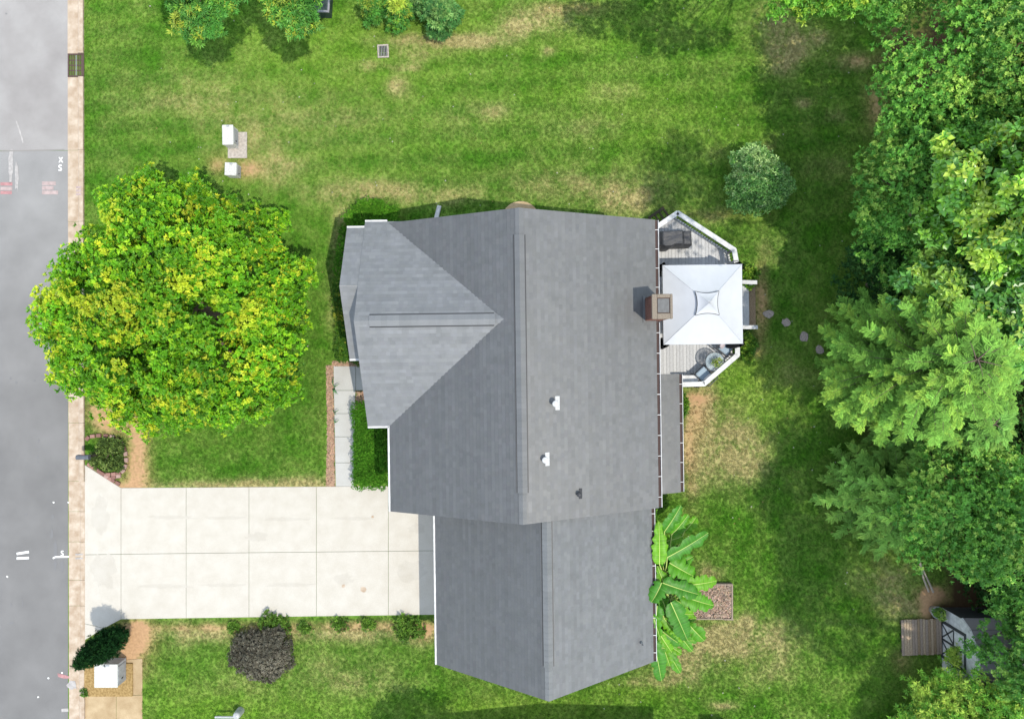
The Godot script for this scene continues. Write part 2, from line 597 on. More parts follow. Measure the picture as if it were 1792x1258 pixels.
func bush(called: String, label: String, category: String, lobes: Array, me: Mesh, m: Material, per: float, pal: Array, tips := 0.1, group := "") -> Node3D:
	var mid := Vector3()
	for l in lobes:
		mid += Vector3(l.x, 0, l.z) / lobes.size()
	var t := thing(called, label, category, mid, 0.0, group)
	var g := Geo.new()
	for k in mini(7, lobes.size()):
		var l: Vector4 = lobes[k]
		var e := Vector3(l.x, l.y, l.z) - mid
		g.tube(PackedVector3Array([Vector3(e.x * 0.15, 0, e.z * 0.15), Vector3(e.x * 0.5, e.y * 0.6, e.z * 0.5), e]), PackedFloat32Array([0.03, 0.02, 0.008]), 5)
	part("stem", g, M.bark, t)
	foliage(t, "foliage", lobes, me, m, per, pal, tips)
	return t


func conifer(called: String, label: String, base: Vector3, height: float, radius: float, branches: int, me: Mesh, m: Material, pal: Array, step: float, lean := Vector3.ZERO) -> Node3D:
	var t := thing(called, label, "tree", base)
	var g := Geo.new()
	g.tube(PackedVector3Array([Vector3.ZERO, Vector3(0, height * 0.5, 0) + lean * 0.35, Vector3(0, height * 0.97, 0) + lean]), PackedFloat32Array([0.17, 0.11, 0.02]), 8)
	part("trunk", g, M.bark, t)
	var where := []
	var tint := PackedColorArray()
	var gb := Geo.new()
	for k in branches:
		var f := (k + 0.5) / branches
		var y := height * lerpf(0.06, 0.97, f)
		var s := Vector3(0, y, 0) + lean * pow(y / height, 1.6)
		var a := k * 2.39996 + rng.randf_range(-0.4, 0.4)
		var reach := radius * (pow(1.0 - f, 0.75) if height < 8.0 else 1.25 * pow(sin(PI * clampf(0.12 + 0.85 * f, 0.0, 1.0)), 0.8) * (1.0 - 0.35 * f)) * rng.randf_range(0.65, 1.15) + 0.25
		var o := Vector3(cos(a), 0, sin(a))
		var rise := lerpf(0.12, 0.75, f) * reach
		var q := []
		for j in 6:
			var w := j / 5.0
			q.append(s + o * reach * w + Vector3(0, rise * w - 0.22 * reach * w * w, 0))
		gb.tube(PackedVector3Array(q), PackedFloat32Array([0.03, 0.025, 0.02, 0.014, 0.009, 0.003]), 4, false)
		var tone := rng.randf_range(0.7, 1.2)
		var fresh := rng.randf()
		var steps := int(reach / step)
		for j in steps:
			var w := lerpf(0.15, 1.0, (j + rng.randf()) / steps)
			var ii := mini(int(w * 5.0), 4)
			var p: Vector3 = (q[ii] as Vector3).lerp(q[ii + 1], w * 5.0 - ii)
			for side in [-1.0, 1.0, 0.0]:
				if side == 0.0 and rng.randf() < 0.4:
					continue
				var dir := (o.rotated(UP, side * rng.randf_range(0.3, 1.5)) + Vector3(0, rng.randf_range(-0.45, 0.55), 0)).normalized()
				var zz := (UP + Vector3(rng.randf_range(-0.5, 0.5), 0, rng.randf_range(-0.5, 0.5))).normalized()
				zz = (zz - dir * zz.dot(dir)).normalized()
				where.append(Transform3D(Basis(dir.cross(zz), dir, zz).scaled_local(Vector3.ONE * rng.randf_range(0.7, 1.25) * lerpf(1.1, 0.75, w)), p))
				var c: Color = (pal[0] as Color).lerp(pal[1], clampf(w * 0.8 + rng.randf_range(-0.2, 0.3), 0, 1)).lerp(pal[2], clampf(fresh * w - 0.25, 0, 1) * rng.randf())
				tint.append(jit(c * tone * 1.12, 0.14))
	part("branches", gb, M.bark, t, true)
	many("crown", me, m, where, tint, t)
	return t


# ------------------------------------------------------------------ roofs
func roof(parent: Node3D, called: String, a: Vector3, b: Vector3, c: Vector3, d: Vector3, tone: Color) -> MeshInstance3D:
	# a-b is the eave, c-d the ridge above b-a. A slab of roof boards with every course of shingles on it.
	var u := (b - a).normalized()
	var up := (d - a) - u * (d - a).dot(u)
	var v := up.normalized()
	var n := u.cross(v)
	if n.y < 0:
		n = -n
	var q := PackedVector2Array()
	for p in [a, b, c, d]:
		q.append(Vector2((p - a).dot(u), (p - a).dot(v)))
	var at := func(w: Vector2, h: float) -> Vector3: return a + u * w.x + v * w.y + n * h
	var g := Geo.new()
	var tp := PackedVector3Array()
	var bt := PackedVector3Array()
	for w in q:
		tp.append(at.call(w, 0.0))
		bt.append(at.call(w, -0.14))
	g.face(tp, n)
	g.face(bt, -n)
	for k in 4:
		var l := (k + 1) % 4
		g.face(PackedVector3Array([tp[k], tp[l], bt[l], bt[k]]), (tp[k] + tp[l]) / 2.0 - (tp[0] + tp[1] + tp[2] + tp[3]) / 4.0)
	var slab := part(called, g, M.white_trim, parent)
	var s := Geo.new()
	var lo := Vector2(1e9, 1e9)
	var hi := Vector2(-1e9, -1e9)
	for w in q:
		lo = lo.min(w)
		hi = hi.max(w)
	lo.y -= 0.0
	var course := 0.143
	var rows := int((hi.y - lo.y) / course) + 1
	for r in rows:
		var v0 := lo.y + r * course
		var v1 := minf(v0 + course + 0.004, hi.y)
		var x := lo.x - rng.randf() * 0.3
		var row := rng.randf_range(0.91, 1.07)
		while x < hi.x:
			var w := rng.randf_range(0.12, 0.26)
			var tab := PackedVector2Array([Vector2(x, v0), Vector2(x + w, v0), Vector2(x + w, v1), Vector2(x, v1)])
			x += w
			var inside := true
			for k in 4:
				if not Geometry2D.is_point_in_polygon(tab[k], q):
					inside = false
			var pieces: Array = [tab] if inside else ([tab] if r == 0 and tab[0].x > lo.x and tab[1].x < hi.x else Geometry2D.intersect_polygons(tab, q))
			var k2 := row * rng.randf_range(0.88, 1.08)
			var thick := 0.011 + rng.randf() * 0.006
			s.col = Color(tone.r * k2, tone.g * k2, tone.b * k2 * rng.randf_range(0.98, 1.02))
			for pc in pieces:
				var p3 := PackedVector3Array()
				for w2 in pc:
					p3.append(at.call(w2, 0.004 + thick * (1.0 - (w2.y - v0) / course)))
				s.face(p3, n)
				for k in pc.size():
					var e0: Vector2 = pc[k]
					var e1: Vector2 = pc[(k + 1) % pc.size()]
					if absf(e0.y - v0) < 0.002 and absf(e1.y - v0) < 0.002:
						s.face(PackedVector3Array([at.call(e0, 0.0), at.call(e1, 0.0), at.call(e1, 0.004 + thick), at.call(e0, 0.004 + thick)]), -v)
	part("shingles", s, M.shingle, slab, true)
	return slab


func ridge_cap(parent: Node3D, a: Vector3, b: Vector3, half: float, pitch0: float, pitch1: float, lift: float, tone: Color, called: String) -> void:
	# a folded strip over a ridge, made of short overlapping caps
	var d := (b - a).normalized()
	var side := d.cross(UP).normalized()
	var n := int(a.distance_to(b) / 0.2)
	var g := Geo.new()
	for k in n:
		var p := a.lerp(b, float(k) / n) + UP * (lift + 0.006)
		var e := a.lerp(b, float(k + 1) / n) + UP * lift
		var t := rng.randf_range(0.93, 1.06)
		g.col = Color(tone.r * t, tone.g * t, tone.b * t)
		for s in [-1.0, 1.0]:
			var fall: float = pitch0 if s < 0 else pitch1
			var o: Vector3 = side * s * half - UP * half * fall
			g.face(PackedVector3Array([p, e, e + o, p + o]), UP)
			g.face(PackedVector3Array([p + o, e + o, e + o - UP * (lift - 0.012), p + o - UP * (lift - 0.012)]), side * s)
		var q := side * half
		g.face(PackedVector3Array([p, p + q - UP * half * pitch1, p + q - UP * (half * pitch1 + 0.05), p - UP * 0.05, p - q - UP * (half * pitch0 + 0.05), p - q - UP * half * pitch0]), -d)
	part(called, g, M.shingle, parent, true)


func wall(parent: Node3D, a: Vector2, b: Vector2, y0: float, y1: float, peak := 0.0) -> MeshInstance3D:
	# a wall of lapped boards from a to b, with a gable of height peak over it
	var d := (b - a).normalized()
	var o := Vector2(d.y, -d.x)
	var g := Geo.new()
	var len_ := a.distance_to(b)
	var at := func(x: float, y: float, k: float) -> Vector3: return Vector3(a.x + d.x * x + o.x * k, y, a.y + d.y * x + o.y * k)
	var out := Vector3(o.x, 0, o.y)
	var y := y0
	while y < y1 + peak - 0.02:
		var e := minf(y + 0.17, y1 + peak)
		var in0 := 0.0 if y <= y1 else (y - y1) / peak * len_ / 2.0
		var in1 := 0.0 if e <= y1 else (e - y1) / peak * len_ / 2.0
		var p0: Vector3 = at.call(in0, y, 0.022)
		var p1: Vector3 = at.call(len_ - in0, y, 0.022)
		var p2_: Vector3 = at.call(len_ - in1, e, 0.006)
		var p3: Vector3 = at.call(in1, e, 0.006)
		g.face(PackedVector3Array([p0, p1, p2_, p3]), out)
		g.face(PackedVector3Array([p0, p1, at.call(len_ - in0, y, 0.0), at.call(in0, y, 0.0)]), Vector3.DOWN)
		y = e
	var back := PackedVector3Array([at.call(0.0, y0, -0.12), at.call(len_, y0, -0.12), at.call(len_, y1, -0.12)])
	if peak > 0:
		back.append(at.call(len_ / 2.0, y1 + peak, -0.12))
	back.append(at.call(0.0, y1, -0.12))
	g.face(back, -out)
	g.face(PackedVector3Array([at.call(0.0, y0, -0.12), at.call(0.0, y0, 0.022), at.call(0.0, y1, 0.006), at.call(0.0, y1, -0.12)]), Vector3(-d.x, 0, -d.y))
	g.face(PackedVector3Array([at.call(len_, y0, -0.12), at.call(len_, y0, 0.022), at.call(len_, y1, 0.006), at.call(len_, y1, -0.12)]), Vector3(d.x, 0, d.y))
	return part("wall", g, M.siding, parent)


func window(parent: Node3D, at: Vector3, out: Vector3, w: float, h: float) -> void:
	var t := Transform3D(Basis.looking_at(-out, UP), at)
	var g := Geo.new()
	for q in [[-w / 2 - 0.09, -h / 2, -w / 2, h / 2], [w / 2, -h / 2, w / 2 + 0.09, h / 2], [-w / 2 - 0.09, h / 2, w / 2 + 0.09, h / 2 + 0.1], [-w / 2 - 0.12, -h / 2 - 0.1, w / 2 + 0.12, -h / 2], [-w / 2, -0.025, w / 2, 0.025]]:
		g.box(Vector3(q[0], q[1], 0.0), Vector3(q[2], q[3], 0.07), t, 0.006)
	var f := part("window", g, M.white_trim, parent)
	var p := Geo.new()
	p.box(Vector3(-w / 2, -h / 2, 0.01), Vector3(w / 2, h / 2, 0.035), t)
	part("pane", p, M.pane, f)


func gutter(parent: Node3D, a: Vector3, b: Vector3, out: Vector3, straps: int) -> void:
	# an open trough along an eave: white outside, dark leaf litter inside, small straps across
	var g := Geo.new()
	var h := UP * 0.12
	var w := out * 0.115
	g.face(PackedVector3Array([a - h, b - h, b - h + w, a - h + w]), Vector3.DOWN)
	var prof := [w - h, w * 1.08 - h * 0.4, w * 1.12, w * 1.28, w * 1.28 - h * 0.2]
	for k in 4:
		g.face(PackedVector3Array([a + prof[k], b + prof[k], b + prof[k + 1], a + prof[k + 1]]), out if k < 2 else UP)
	g.face(PackedVector3Array([a, b, b - h, a - h]), -out)
	var d := (b - a).normalized()
	for e in [[a, -d], [b, d]]:
		g.face(PackedVector3Array([e[0], e[0] + w * 1.2, e[0] + w - h, e[0] - h]), e[1])
	var o := part("gutter", g, M.white_trim, parent)
	var l := Geo.new()
	l.face(PackedVector3Array([a - h * 0.45 + out * 0.004, b - h * 0.45 + out * 0.004, b - h * 0.5 + w * 1.02, a - h * 0.5 + w * 1.02]), UP)
	part("leaf_litter", l, M.gutter_inside, o)
	var st := Geo.new()
	st.box(-d * 0.011 - UP * 0.014, d * 0.011 + w * 1.1 - UP * 0.004)
	var sm := st.mesh()
	for k in straps:
		put("strap", sm, M.white_trim, o).position = a.lerp(b, (k + 0.5) / straps)


# ------------------------------------------------------------------ the scene
func _ready() -> void:
	rng.seed = 20250601
	gaps.seed = 77
	gaps.frequency = 0.55
	gaps.fractal_octaves = 2
	var cam := Camera3D.new()
	cam.name = "camera"
	cam.position = Vector3(0, C, 0)
	cam.rotation_degrees = Vector3(-90, 0, 0)
	cam.fov = rad_to_deg(2.0 * atan(629.0 * S / C))
	cam.near = 0.5
	cam.far = 600.0
	add_child(cam)
	cam.current = true

	var env := Environment.new()
	env.background_mode = Environment.BG_SKY
	env.tonemap_mode = Environment.TONE_MAPPER_LINEAR
	env.tonemap_exposure = 1.24
	env.sdfgi_enabled = true
	env.ssao_enabled = true
	env.ssil_enabled = true
	var sky := Sky.new()
	var sm := ProceduralSkyMaterial.new()
	sm.sky_top_color = Color(0.66, 0.71, 0.78)
	sm.sky_horizon_color = Color(0.88, 0.90, 0.91)
	sm.ground_bottom_color = Color(0.2, 0.25, 0.15)
	sm.ground_horizon_color = Color(0.6, 0.66, 0.7)
	sm.sky_energy_multiplier = 1.4
	sky.sky_material = sm
	env.sky = sky
	var we := WorldEnvironment.new()
	we.name = "sky"
	we.environment = env
	add_child(we)

	var sun := DirectionalLight3D.new()
	sun.name = "sun"
	sun.light_energy = 1.05
	sun.light_color = Color(1.0, 0.965, 0.90)
	sun.light_angular_distance = 0.5
	sun.shadow_enabled = true
	sun.transform = Transform3D(Basis.looking_at(-Vector3(0.335, 1.0, 0.265), Vector3.BACK), Vector3(12, 40, 10))
	add_child(sun)

	make_materials()
	ground()
	road_and_paving()
	build_house()
	build_deck()
	street_things()
	yard_things()
	planting()
	trees()


# ------------------------------------------------------------------ ground and lawn
var LX := -150.0
var LY := -150.0
var LW := 1046
var LH := 779
var lawn_map := PackedColorArray()
var soil_map := PackedFloat32Array()


func blot(list: Array) -> PackedFloat32Array:  # soft worn places: [x, y, rx, ry, strength] in photo pixels
	var w := LW / 4
	var h := LH / 4
	var f := PackedFloat32Array()
	f.resize(w * h)
	for b in list:
		var cx: float = (b[0] - LX) / 8.0
		var cy: float = (b[1] - LY) / 8.0
		var rx: float = b[2] / 8.0
		var ry: float = b[3] / 8.0
		for y in range(maxi(0, int(cy - ry * 2.2)), mini(h, int(cy + ry * 2.2) + 2)):
			for x in range(maxi(0, int(cx - rx * 2.2)), mini(w, int(cx + rx * 2.2) + 2)):
				var q := pow((x - cx) / rx, 2) + pow((y - cy) / ry, 2)
				f[y * w + x] = f[y * w + x] + b[4] * exp(-q * 0.9)
	var im := Image.create_from_data(w, h, false, Image.FORMAT_RF, f.to_byte_array())
	im.resize(LW, LH, Image.INTERPOLATE_CUBIC)
	return im.get_data().to_float32_array()


func noise_bytes(seed_: int, freq: float, octaves: int) -> PackedByteArray:
	var n := FastNoiseLite.new()
	n.seed = seed_
	n.frequency = freq
	n.fractal_octaves = octaves
	n.fractal_gain = 0.6
	var im := n.get_image(LW, LH, false, false, false)
	im.convert(Image.FORMAT_L8)
	return im.get_data()


func ground() -> void:
	var gm := Geo.new()
	gm.quad(Vector3(-260, -0.012, 260), Vector3(260, -0.012, 260), Vector3(260, -0.012, -260), Vector3(-260, -0.012, -260))
	tag(part("ground", gm, M.far_grass), "wide green ground reaching past the lawn to the horizon", "ground", "", "structure")
	var dry := blot([
		[480, 288, 40, 26, 0.7], [640, 330, 95, 18, 0.75], [780, 338, 70, 14, 0.4], [590, 400, 14, 70, 0.55], [575, 520, 10, 60, 0.3], [330, 170, 110, 40, 0.35], [430, 240, 60, 40, 0.4], [560, 200, 90, 40, 0.3],
		[760, 66, 85, 10, 1.0], [720, 90, 40, 12, 0.6], [830, 70, 40, 10, 0.9], [940, 25, 60, 22, 0.7], [900, 45, 40, 14, 0.8], [690, 145, 16, 18, 0.7], [640, 110, 18, 8, 0.5], [700, 112, 24, 6, 0.8], [860, 190, 30, 14, 0.45], [800, 200, 30, 20, 0.3], [955, 85, 10, 6, 0.9],
		[1010, 320, 120, 28, 0.5], [1090, 345, 50, 22, 0.9], [1020, 215, 60, 26, 0.25], [1075, 155, 40, 14, 0.35],
		[1345, 30, 40, 30, 0.5], [1375, 75, 38, 26, 1.0], [1362, 105, 22, 18, 0.8], [1425, 60, 18, 12, 0.6], [1240, 265, 20, 12, 0.2], [1248, 370, 30, 14, 0.4],
		[1225, 700, 20, 40, 1.2], [1255, 745, 60, 45, 0.65], [1245, 800, 60, 40, 0.7], [1300, 790, 40, 50, 0.45], [1205, 780, 14, 70, 0.9], [1235, 995, 22, 16, 0.8], [1250, 1105, 70, 26, 1.0], [1200, 1140, 60, 30, 0.8], [1300, 1110, 60, 30, 0.6], [1170, 1180, 40, 12, 0.7], [1110, 1185, 30, 8, 0.6], [1300, 1080, 14, 10, 0.8], [1330, 1170, 40, 20, 0.3], [1260, 1225, 20, 6, 0.9],
		[1545, 1010, 40, 40, 0.55], [1570, 1050, 30, 20, 0.7], [1360, 1130, 40, 40, 0.35],
		[400, 842, 180, 7, 0.8], [500, 838, 90, 10, 0.6], [560, 838, 30, 16, 0.5], [430, 1100, 130, 14, 0.6], [640, 1098, 130, 14, 0.85], [320, 1100, 60, 20, 0.45], [590, 1170, 90, 30, 0.3], [640, 1190, 40, 16, 0.35], [420, 1190, 60, 20, 0.2], [730, 1110, 30, 12, 0.5],
		[1480, 105, 40, 14, 0.6], [1400, 175, 14, 8, 0.7], [1450, 200, 20, 10, 0.4], [1365, 305, 10, 10, 0.8], [1340, 255, 12, 20, 0.4], [1450, 300, 60, 30, 0.15], [1340, 430, 30, 20, 0.35], [1370, 640, 40, 26, 0.3],
	])
	var bare := blot([
		[170, 712, 22, 30, 1.0], [195, 735, 30, 20, 0.8], [237, 760, 16, 34, 1.2], [236, 815, 20, 34, 1.3], [200, 845, 34, 10, 1.2], [225, 715, 14, 14, 0.3], [640, 1086, 120, 5, 1.0], [740, 1095, 14, 12, 1.1], [370, 1088, 130, 5, 0.8], [225, 1110, 34, 26, 1.6], [200, 1150, 40, 30, 1.5], [235, 1090, 14, 10, 1.2],
		[428, 290, 20, 14, 1.0], [375, 282, 14, 14, 0.7], [1217, 710, 12, 34, 0.7], [1200, 770, 10, 80, 0.6], [1210, 690, 30, 8, 0.9], [1325, 530, 12, 60, 1.0], [1315, 610, 14, 10, 0.4], [1230, 370, 60, 8, 0.3], [1000, 10, 60, 10, 0.5],
		[1555, 40, 12, 20, 0.9], [1500, 100, 30, 10, 0.5], [1528, 180, 18, 40, 0.8], [1535, 470, 14, 16, 0.8], [1550, 440, 20, 20, 0.6], [1537, 745, 18, 40, 1.3], [1560, 780, 30, 30, 1.3], [1625, 1030, 22, 12, 1.9], [1616, 1060, 14, 20, 1.2], [1640, 1045, 40, 12, 0.6], [1570, 1150, 16, 20, 0.5],
	])
	var litter := blot([[1720, 80, 150, 120, 1.4], [1730, 320, 150, 140, 1.4], [1690, 480, 110, 90, 1.4], [1740, 650, 110, 110, 1.4], [1720, 800, 120, 120, 1.4], [1740, 1000, 90, 140, 1.4], [1770, 1150, 90, 120, 1.4], [1700, 1300, 140, 70, 1.2], [1600, 520, 40, 40, 0.6], [1590, 640, 60, 80, 0.9], [1560, 100, 30, 100, 0.4], [1640, 1075, 16, 20, 1.0], [1840, 600, 60, 900, 1.5]])
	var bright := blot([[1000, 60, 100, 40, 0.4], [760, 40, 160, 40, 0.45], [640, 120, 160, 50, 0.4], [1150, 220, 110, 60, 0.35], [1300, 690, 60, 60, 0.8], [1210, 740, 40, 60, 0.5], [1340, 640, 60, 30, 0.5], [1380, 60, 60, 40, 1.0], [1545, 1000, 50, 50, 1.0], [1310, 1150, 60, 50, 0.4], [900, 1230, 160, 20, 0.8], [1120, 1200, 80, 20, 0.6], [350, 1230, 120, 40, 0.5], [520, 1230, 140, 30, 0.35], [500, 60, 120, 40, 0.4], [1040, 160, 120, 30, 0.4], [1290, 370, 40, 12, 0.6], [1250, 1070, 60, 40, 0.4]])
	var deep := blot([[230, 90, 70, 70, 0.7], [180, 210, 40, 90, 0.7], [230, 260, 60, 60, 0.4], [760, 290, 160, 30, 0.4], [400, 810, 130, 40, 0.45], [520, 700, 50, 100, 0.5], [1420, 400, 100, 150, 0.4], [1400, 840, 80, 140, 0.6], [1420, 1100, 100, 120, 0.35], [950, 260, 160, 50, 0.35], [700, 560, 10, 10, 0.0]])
	var n1 := noise_bytes(1, 0.008, 3)
	var n2 := noise_bytes(2, 0.035, 4)
	var n3 := noise_bytes(3, 0.27, 3)
	var n4 := noise_bytes(4, 0.48, 2)
	lawn_map.resize(LW * LH)
	soil_map.resize(LW * LH)
	var bytes := PackedByteArray()
	bytes.resize(LW * LH * 3)
	var lush := lin(0.052, 0.150, 0.012)
	var mid := lin(0.105, 0.215, 0.024)
	var lime := lin(0.165, 0.285, 0.030)
	var tan_ := lin(0.335, 0.285, 0.135)
	var earth := lin(0.36, 0.225, 0.125)
	var duff := lin(0.055, 0.036, 0.020)
	var tosrgb := PackedByteArray()
	tosrgb.resize(4096)
	for k in 4096:
		tosrgb[k] = int(clampf(Color(k / 4095.0, 0, 0).linear_to_srgb().r * 255.0 + 0.5, 0, 255))
	for y in LH:
		var py := LY + y * 2.0
		for x in LW:
			var k := y * LW + x
			var a := n1[k] / 255.0
			var b := n2[k] / 255.0
			var e := n3[k] / 255.0
			var f := n4[k] / 255.0
			var px := LX + x * 2.0
			var stripe := 0.28 * sin((py + px * 0.05 + 14.0 * a) * 0.15) if py < 330.0 else 0.05 * sin((px * 0.9 + py * 0.3) * 0.12)
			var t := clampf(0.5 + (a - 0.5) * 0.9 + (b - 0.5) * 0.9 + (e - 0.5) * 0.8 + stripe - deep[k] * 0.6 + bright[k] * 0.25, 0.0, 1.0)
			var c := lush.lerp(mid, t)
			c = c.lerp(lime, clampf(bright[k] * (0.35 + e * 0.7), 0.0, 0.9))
			var worn := 0.20 + (b - 0.5) * 0.7 + (a - 0.5) * 0.3
			c = c.lerp(tan_, clampf(dry[k] * (0.25 + e * 1.2 + (b - 0.5) * 1.5) + maxf(0.0, worn) * e * 0.75, 0.0, 0.92))
			var so := clampf(bare[k] * (0.45 + e * 0.8 + (b - 0.5) * 0.8), 0.0, 1.0)
			c = c.lerp(earth, so)
			var du := clampf((litter[k] - 0.35) * (1.0 + (b - 0.5) * 1.5) * 1.6, 0.0, 1.0)
			c = c.lerp(duff, du)
			c = c * (0.68 + 0.62 * f + 0.22 * e)
			lawn_map[k] = c
			soil_map[k] = maxf(so, du)
			bytes[k * 3] = tosrgb[clampi(int(c.r * 4095.0), 0, 4095)]
			bytes[k * 3 + 1] = tosrgb[clampi(int(c.g * 4095.0), 0, 4095)]
			bytes[k * 3 + 2] = tosrgb[clampi(int(c.b * 4095.0), 0, 4095)]
	var im := Image.create_from_data(LW, LH, false, Image.FORMAT_RGB8, bytes)
	im.resize(2048, 1526, Image.INTERPOLATE_BILINEAR)
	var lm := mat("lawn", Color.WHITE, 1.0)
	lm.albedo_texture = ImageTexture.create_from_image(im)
	lm.texture_repeat = false
	lm.metallic_specular = 0.1
	# the sheet undulates a little
	var g := Geo.new()
	var bump := FastNoiseLite.new()
	bump.seed = 9
	bump.frequency = 0.12
	var f := []
	for y in 79:
		for x in 105:
			var p := pt(LX + x * (LW * 2.0) / 104.0, LY + y * (LH * 2.0) / 78.0)
			p.y = 0.0
			f.append(p)
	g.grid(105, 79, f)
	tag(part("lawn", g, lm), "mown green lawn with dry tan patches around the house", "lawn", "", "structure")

	# grass blades
	var block := []
	for b in [
		[[-200, -200], [147, -200], [147, 1500], [-200, 1500]], [[147, 812], [213, 852], [760, 849], [762, 1078], [211, 1085], [147, 1120]], [[582, 638], [650, 638], [650, 686], [622, 686], [622, 853], [585, 853]], [[570, 640], [586, 640], [586, 852], [572, 852]],
		[[147, 1150], [249, 1150], [250, 1500], [147, 1500]],
	]:
		block.append(PackedVector2Array(b.map(func(q): return Vector2(q[0], q[1]))))
	var foot := Rect2(632, 420, 470, 420)
	var foot2 := Rect2(780, 830, 320, 290)
	var decks := PackedVector2Array([Vector2(1100, 400), Vector2(1180, 380), Vector2(1270, 450), Vector2(1275, 610), Vector2(1215, 660), Vector2(1100, 660)])
	var where := [[], [], []]
	var tint := [PackedColorArray(), PackedColorArray(), PackedColorArray()]
	for k in 330000:
		var px := rng.randf_range(130, 1840)
		var py := rng.randf_range(-45, 1300)
		var v := Vector2(px, py)
		if foot.has_point(v) or foot2.has_point(v):
			continue
		var idx := int((py - LY) / 2.0) * LW + int((px - LX) / 2.0)
		if soil_map[idx] > 0.25 + rng.randf() * 0.5:
			continue
		var skip := px > 1110 and px < 1280 and Geometry2D.is_point_in_polygon(v, decks)
		if px < 770 and (px < 260 or py > 630):
			for b in block:
				if Geometry2D.is_point_in_polygon(v, b):
					skip = true
					break
		if skip:
			continue
		var p := pt(px, py)
		var w := k % 3
		where[w].append(Transform3D(Basis(UP, rng.randf() * TAU).scaled_local(Vector3.ONE * rng.randf_range(0.7, 1.25)), p))
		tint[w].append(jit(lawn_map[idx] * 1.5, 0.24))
	var grass := thing("grass", "short mown grass blades covering the lawn", "grass", Vector3.ZERO, 0, "", "stuff")
	var fl := []
	var fc := PackedColorArray()
	for k in 420:
		var px := rng.randf_range(260, 1500)
		var py := rng.randf_range(0, 1258)
		if foot.has_point(Vector2(px, py)) or foot2.has_point(Vector2(px, py)) or (px < 770 and py > 630) or (px > 1080 and px < 1330 and py > 360 and py < 700):
			continue
		fl.append(Transform3D(Basis(UP, rng.randf() * TAU).scaled_local(Vector3.ONE * rng.randf_range(0.6, 1.3)), pt(px, py) + UP * 0.06))
		fc.append(lin(0.6, 0.58, 0.5) if k % 3 else lin(0.40, 0.30, 0.12))
	many("clover_heads", spray(55, 5, 0.035, 0.02, 40, 88, 0.01), M.grass_blade, fl, fc, grass)
	for w in 3:
		many("blades", tuft(100 + w), M.grass_blade, where[w], tint[w], grass)


# ------------------------------------------------------------------ road, kerb, drive, paths
func strip(called: String, pts: Array, w: float, y: float, m: Material, parent: Node3D) -> void:
	for k in pts.size() - 1:
		var a := p2(pts[k][0], pts[k][1])
		var b := p2(pts[k + 1][0], pts[k + 1][1])
		var o := (b - a).orthogonal().normalized() * w / 2.0
		var g := Geo.new()
		g.prism(PackedVector2Array([a + o, b + o, b - o, a - o]), y - 0.002, y)
		part(called, g, m, parent)


func ragged(cx: float, cy: float, rx: float, ry: float, seed_: int, n := 18, wob := 0.3) -> PackedVector2Array:
	var r := RandomNumberGenerator.new()
	r.seed = seed_
	var o := PackedVector2Array()
	for k in n:
		var a := TAU * k / n
		var w := 1.0 + r.randf_range(-wob, wob)
		o.append(p2(cx + rx * cos(a) * w, cy + ry * sin(a) * w))
	return o


func slab(called: String, pts: Array, y0: float, y1: float, m: Material, parent: Node3D) -> void:
	var q := poly(pts)
	var inset := Geometry2D.offset_polygon(q, -0.007, Geometry2D.JOIN_MITER)
	if inset.size():
		q = inset[0]
	var g := Geo.new()
	g.prism(q, y0, y1 - 0.006)
	var top := Geometry2D.offset_polygon(q, -0.006, Geometry2D.JOIN_MITER)
	if top.size() and (top[0] as PackedVector2Array).size() == q.size():
		var t: PackedVector2Array = top[0]
		g.prism(t, y1 - 0.002, y1)
		for k in q.size():  # the arris
			var best := 0
			for j in t.size():
				if t[j].distance_squared_to(q[k]) < t[best].distance_squared_to(q[k]):
					best = j
			var l := (k + 1) % q.size()
			var best2 := 0
			for j in t.size():
				if t[j].distance_squared_to(q[l]) < t[best2].distance_squared_to(q[l]):
					best2 = j
			g.face(PackedVector3Array([Vector3(q[k].x, y1 - 0.006, q[k].y), Vector3(q[l].x, y1 - 0.006, q[l].y), Vector3(t[best2].x, y1, t[best2].y), Vector3(t[best].x, y1, t[best].y)]), UP)
	part(called, g, m, parent)


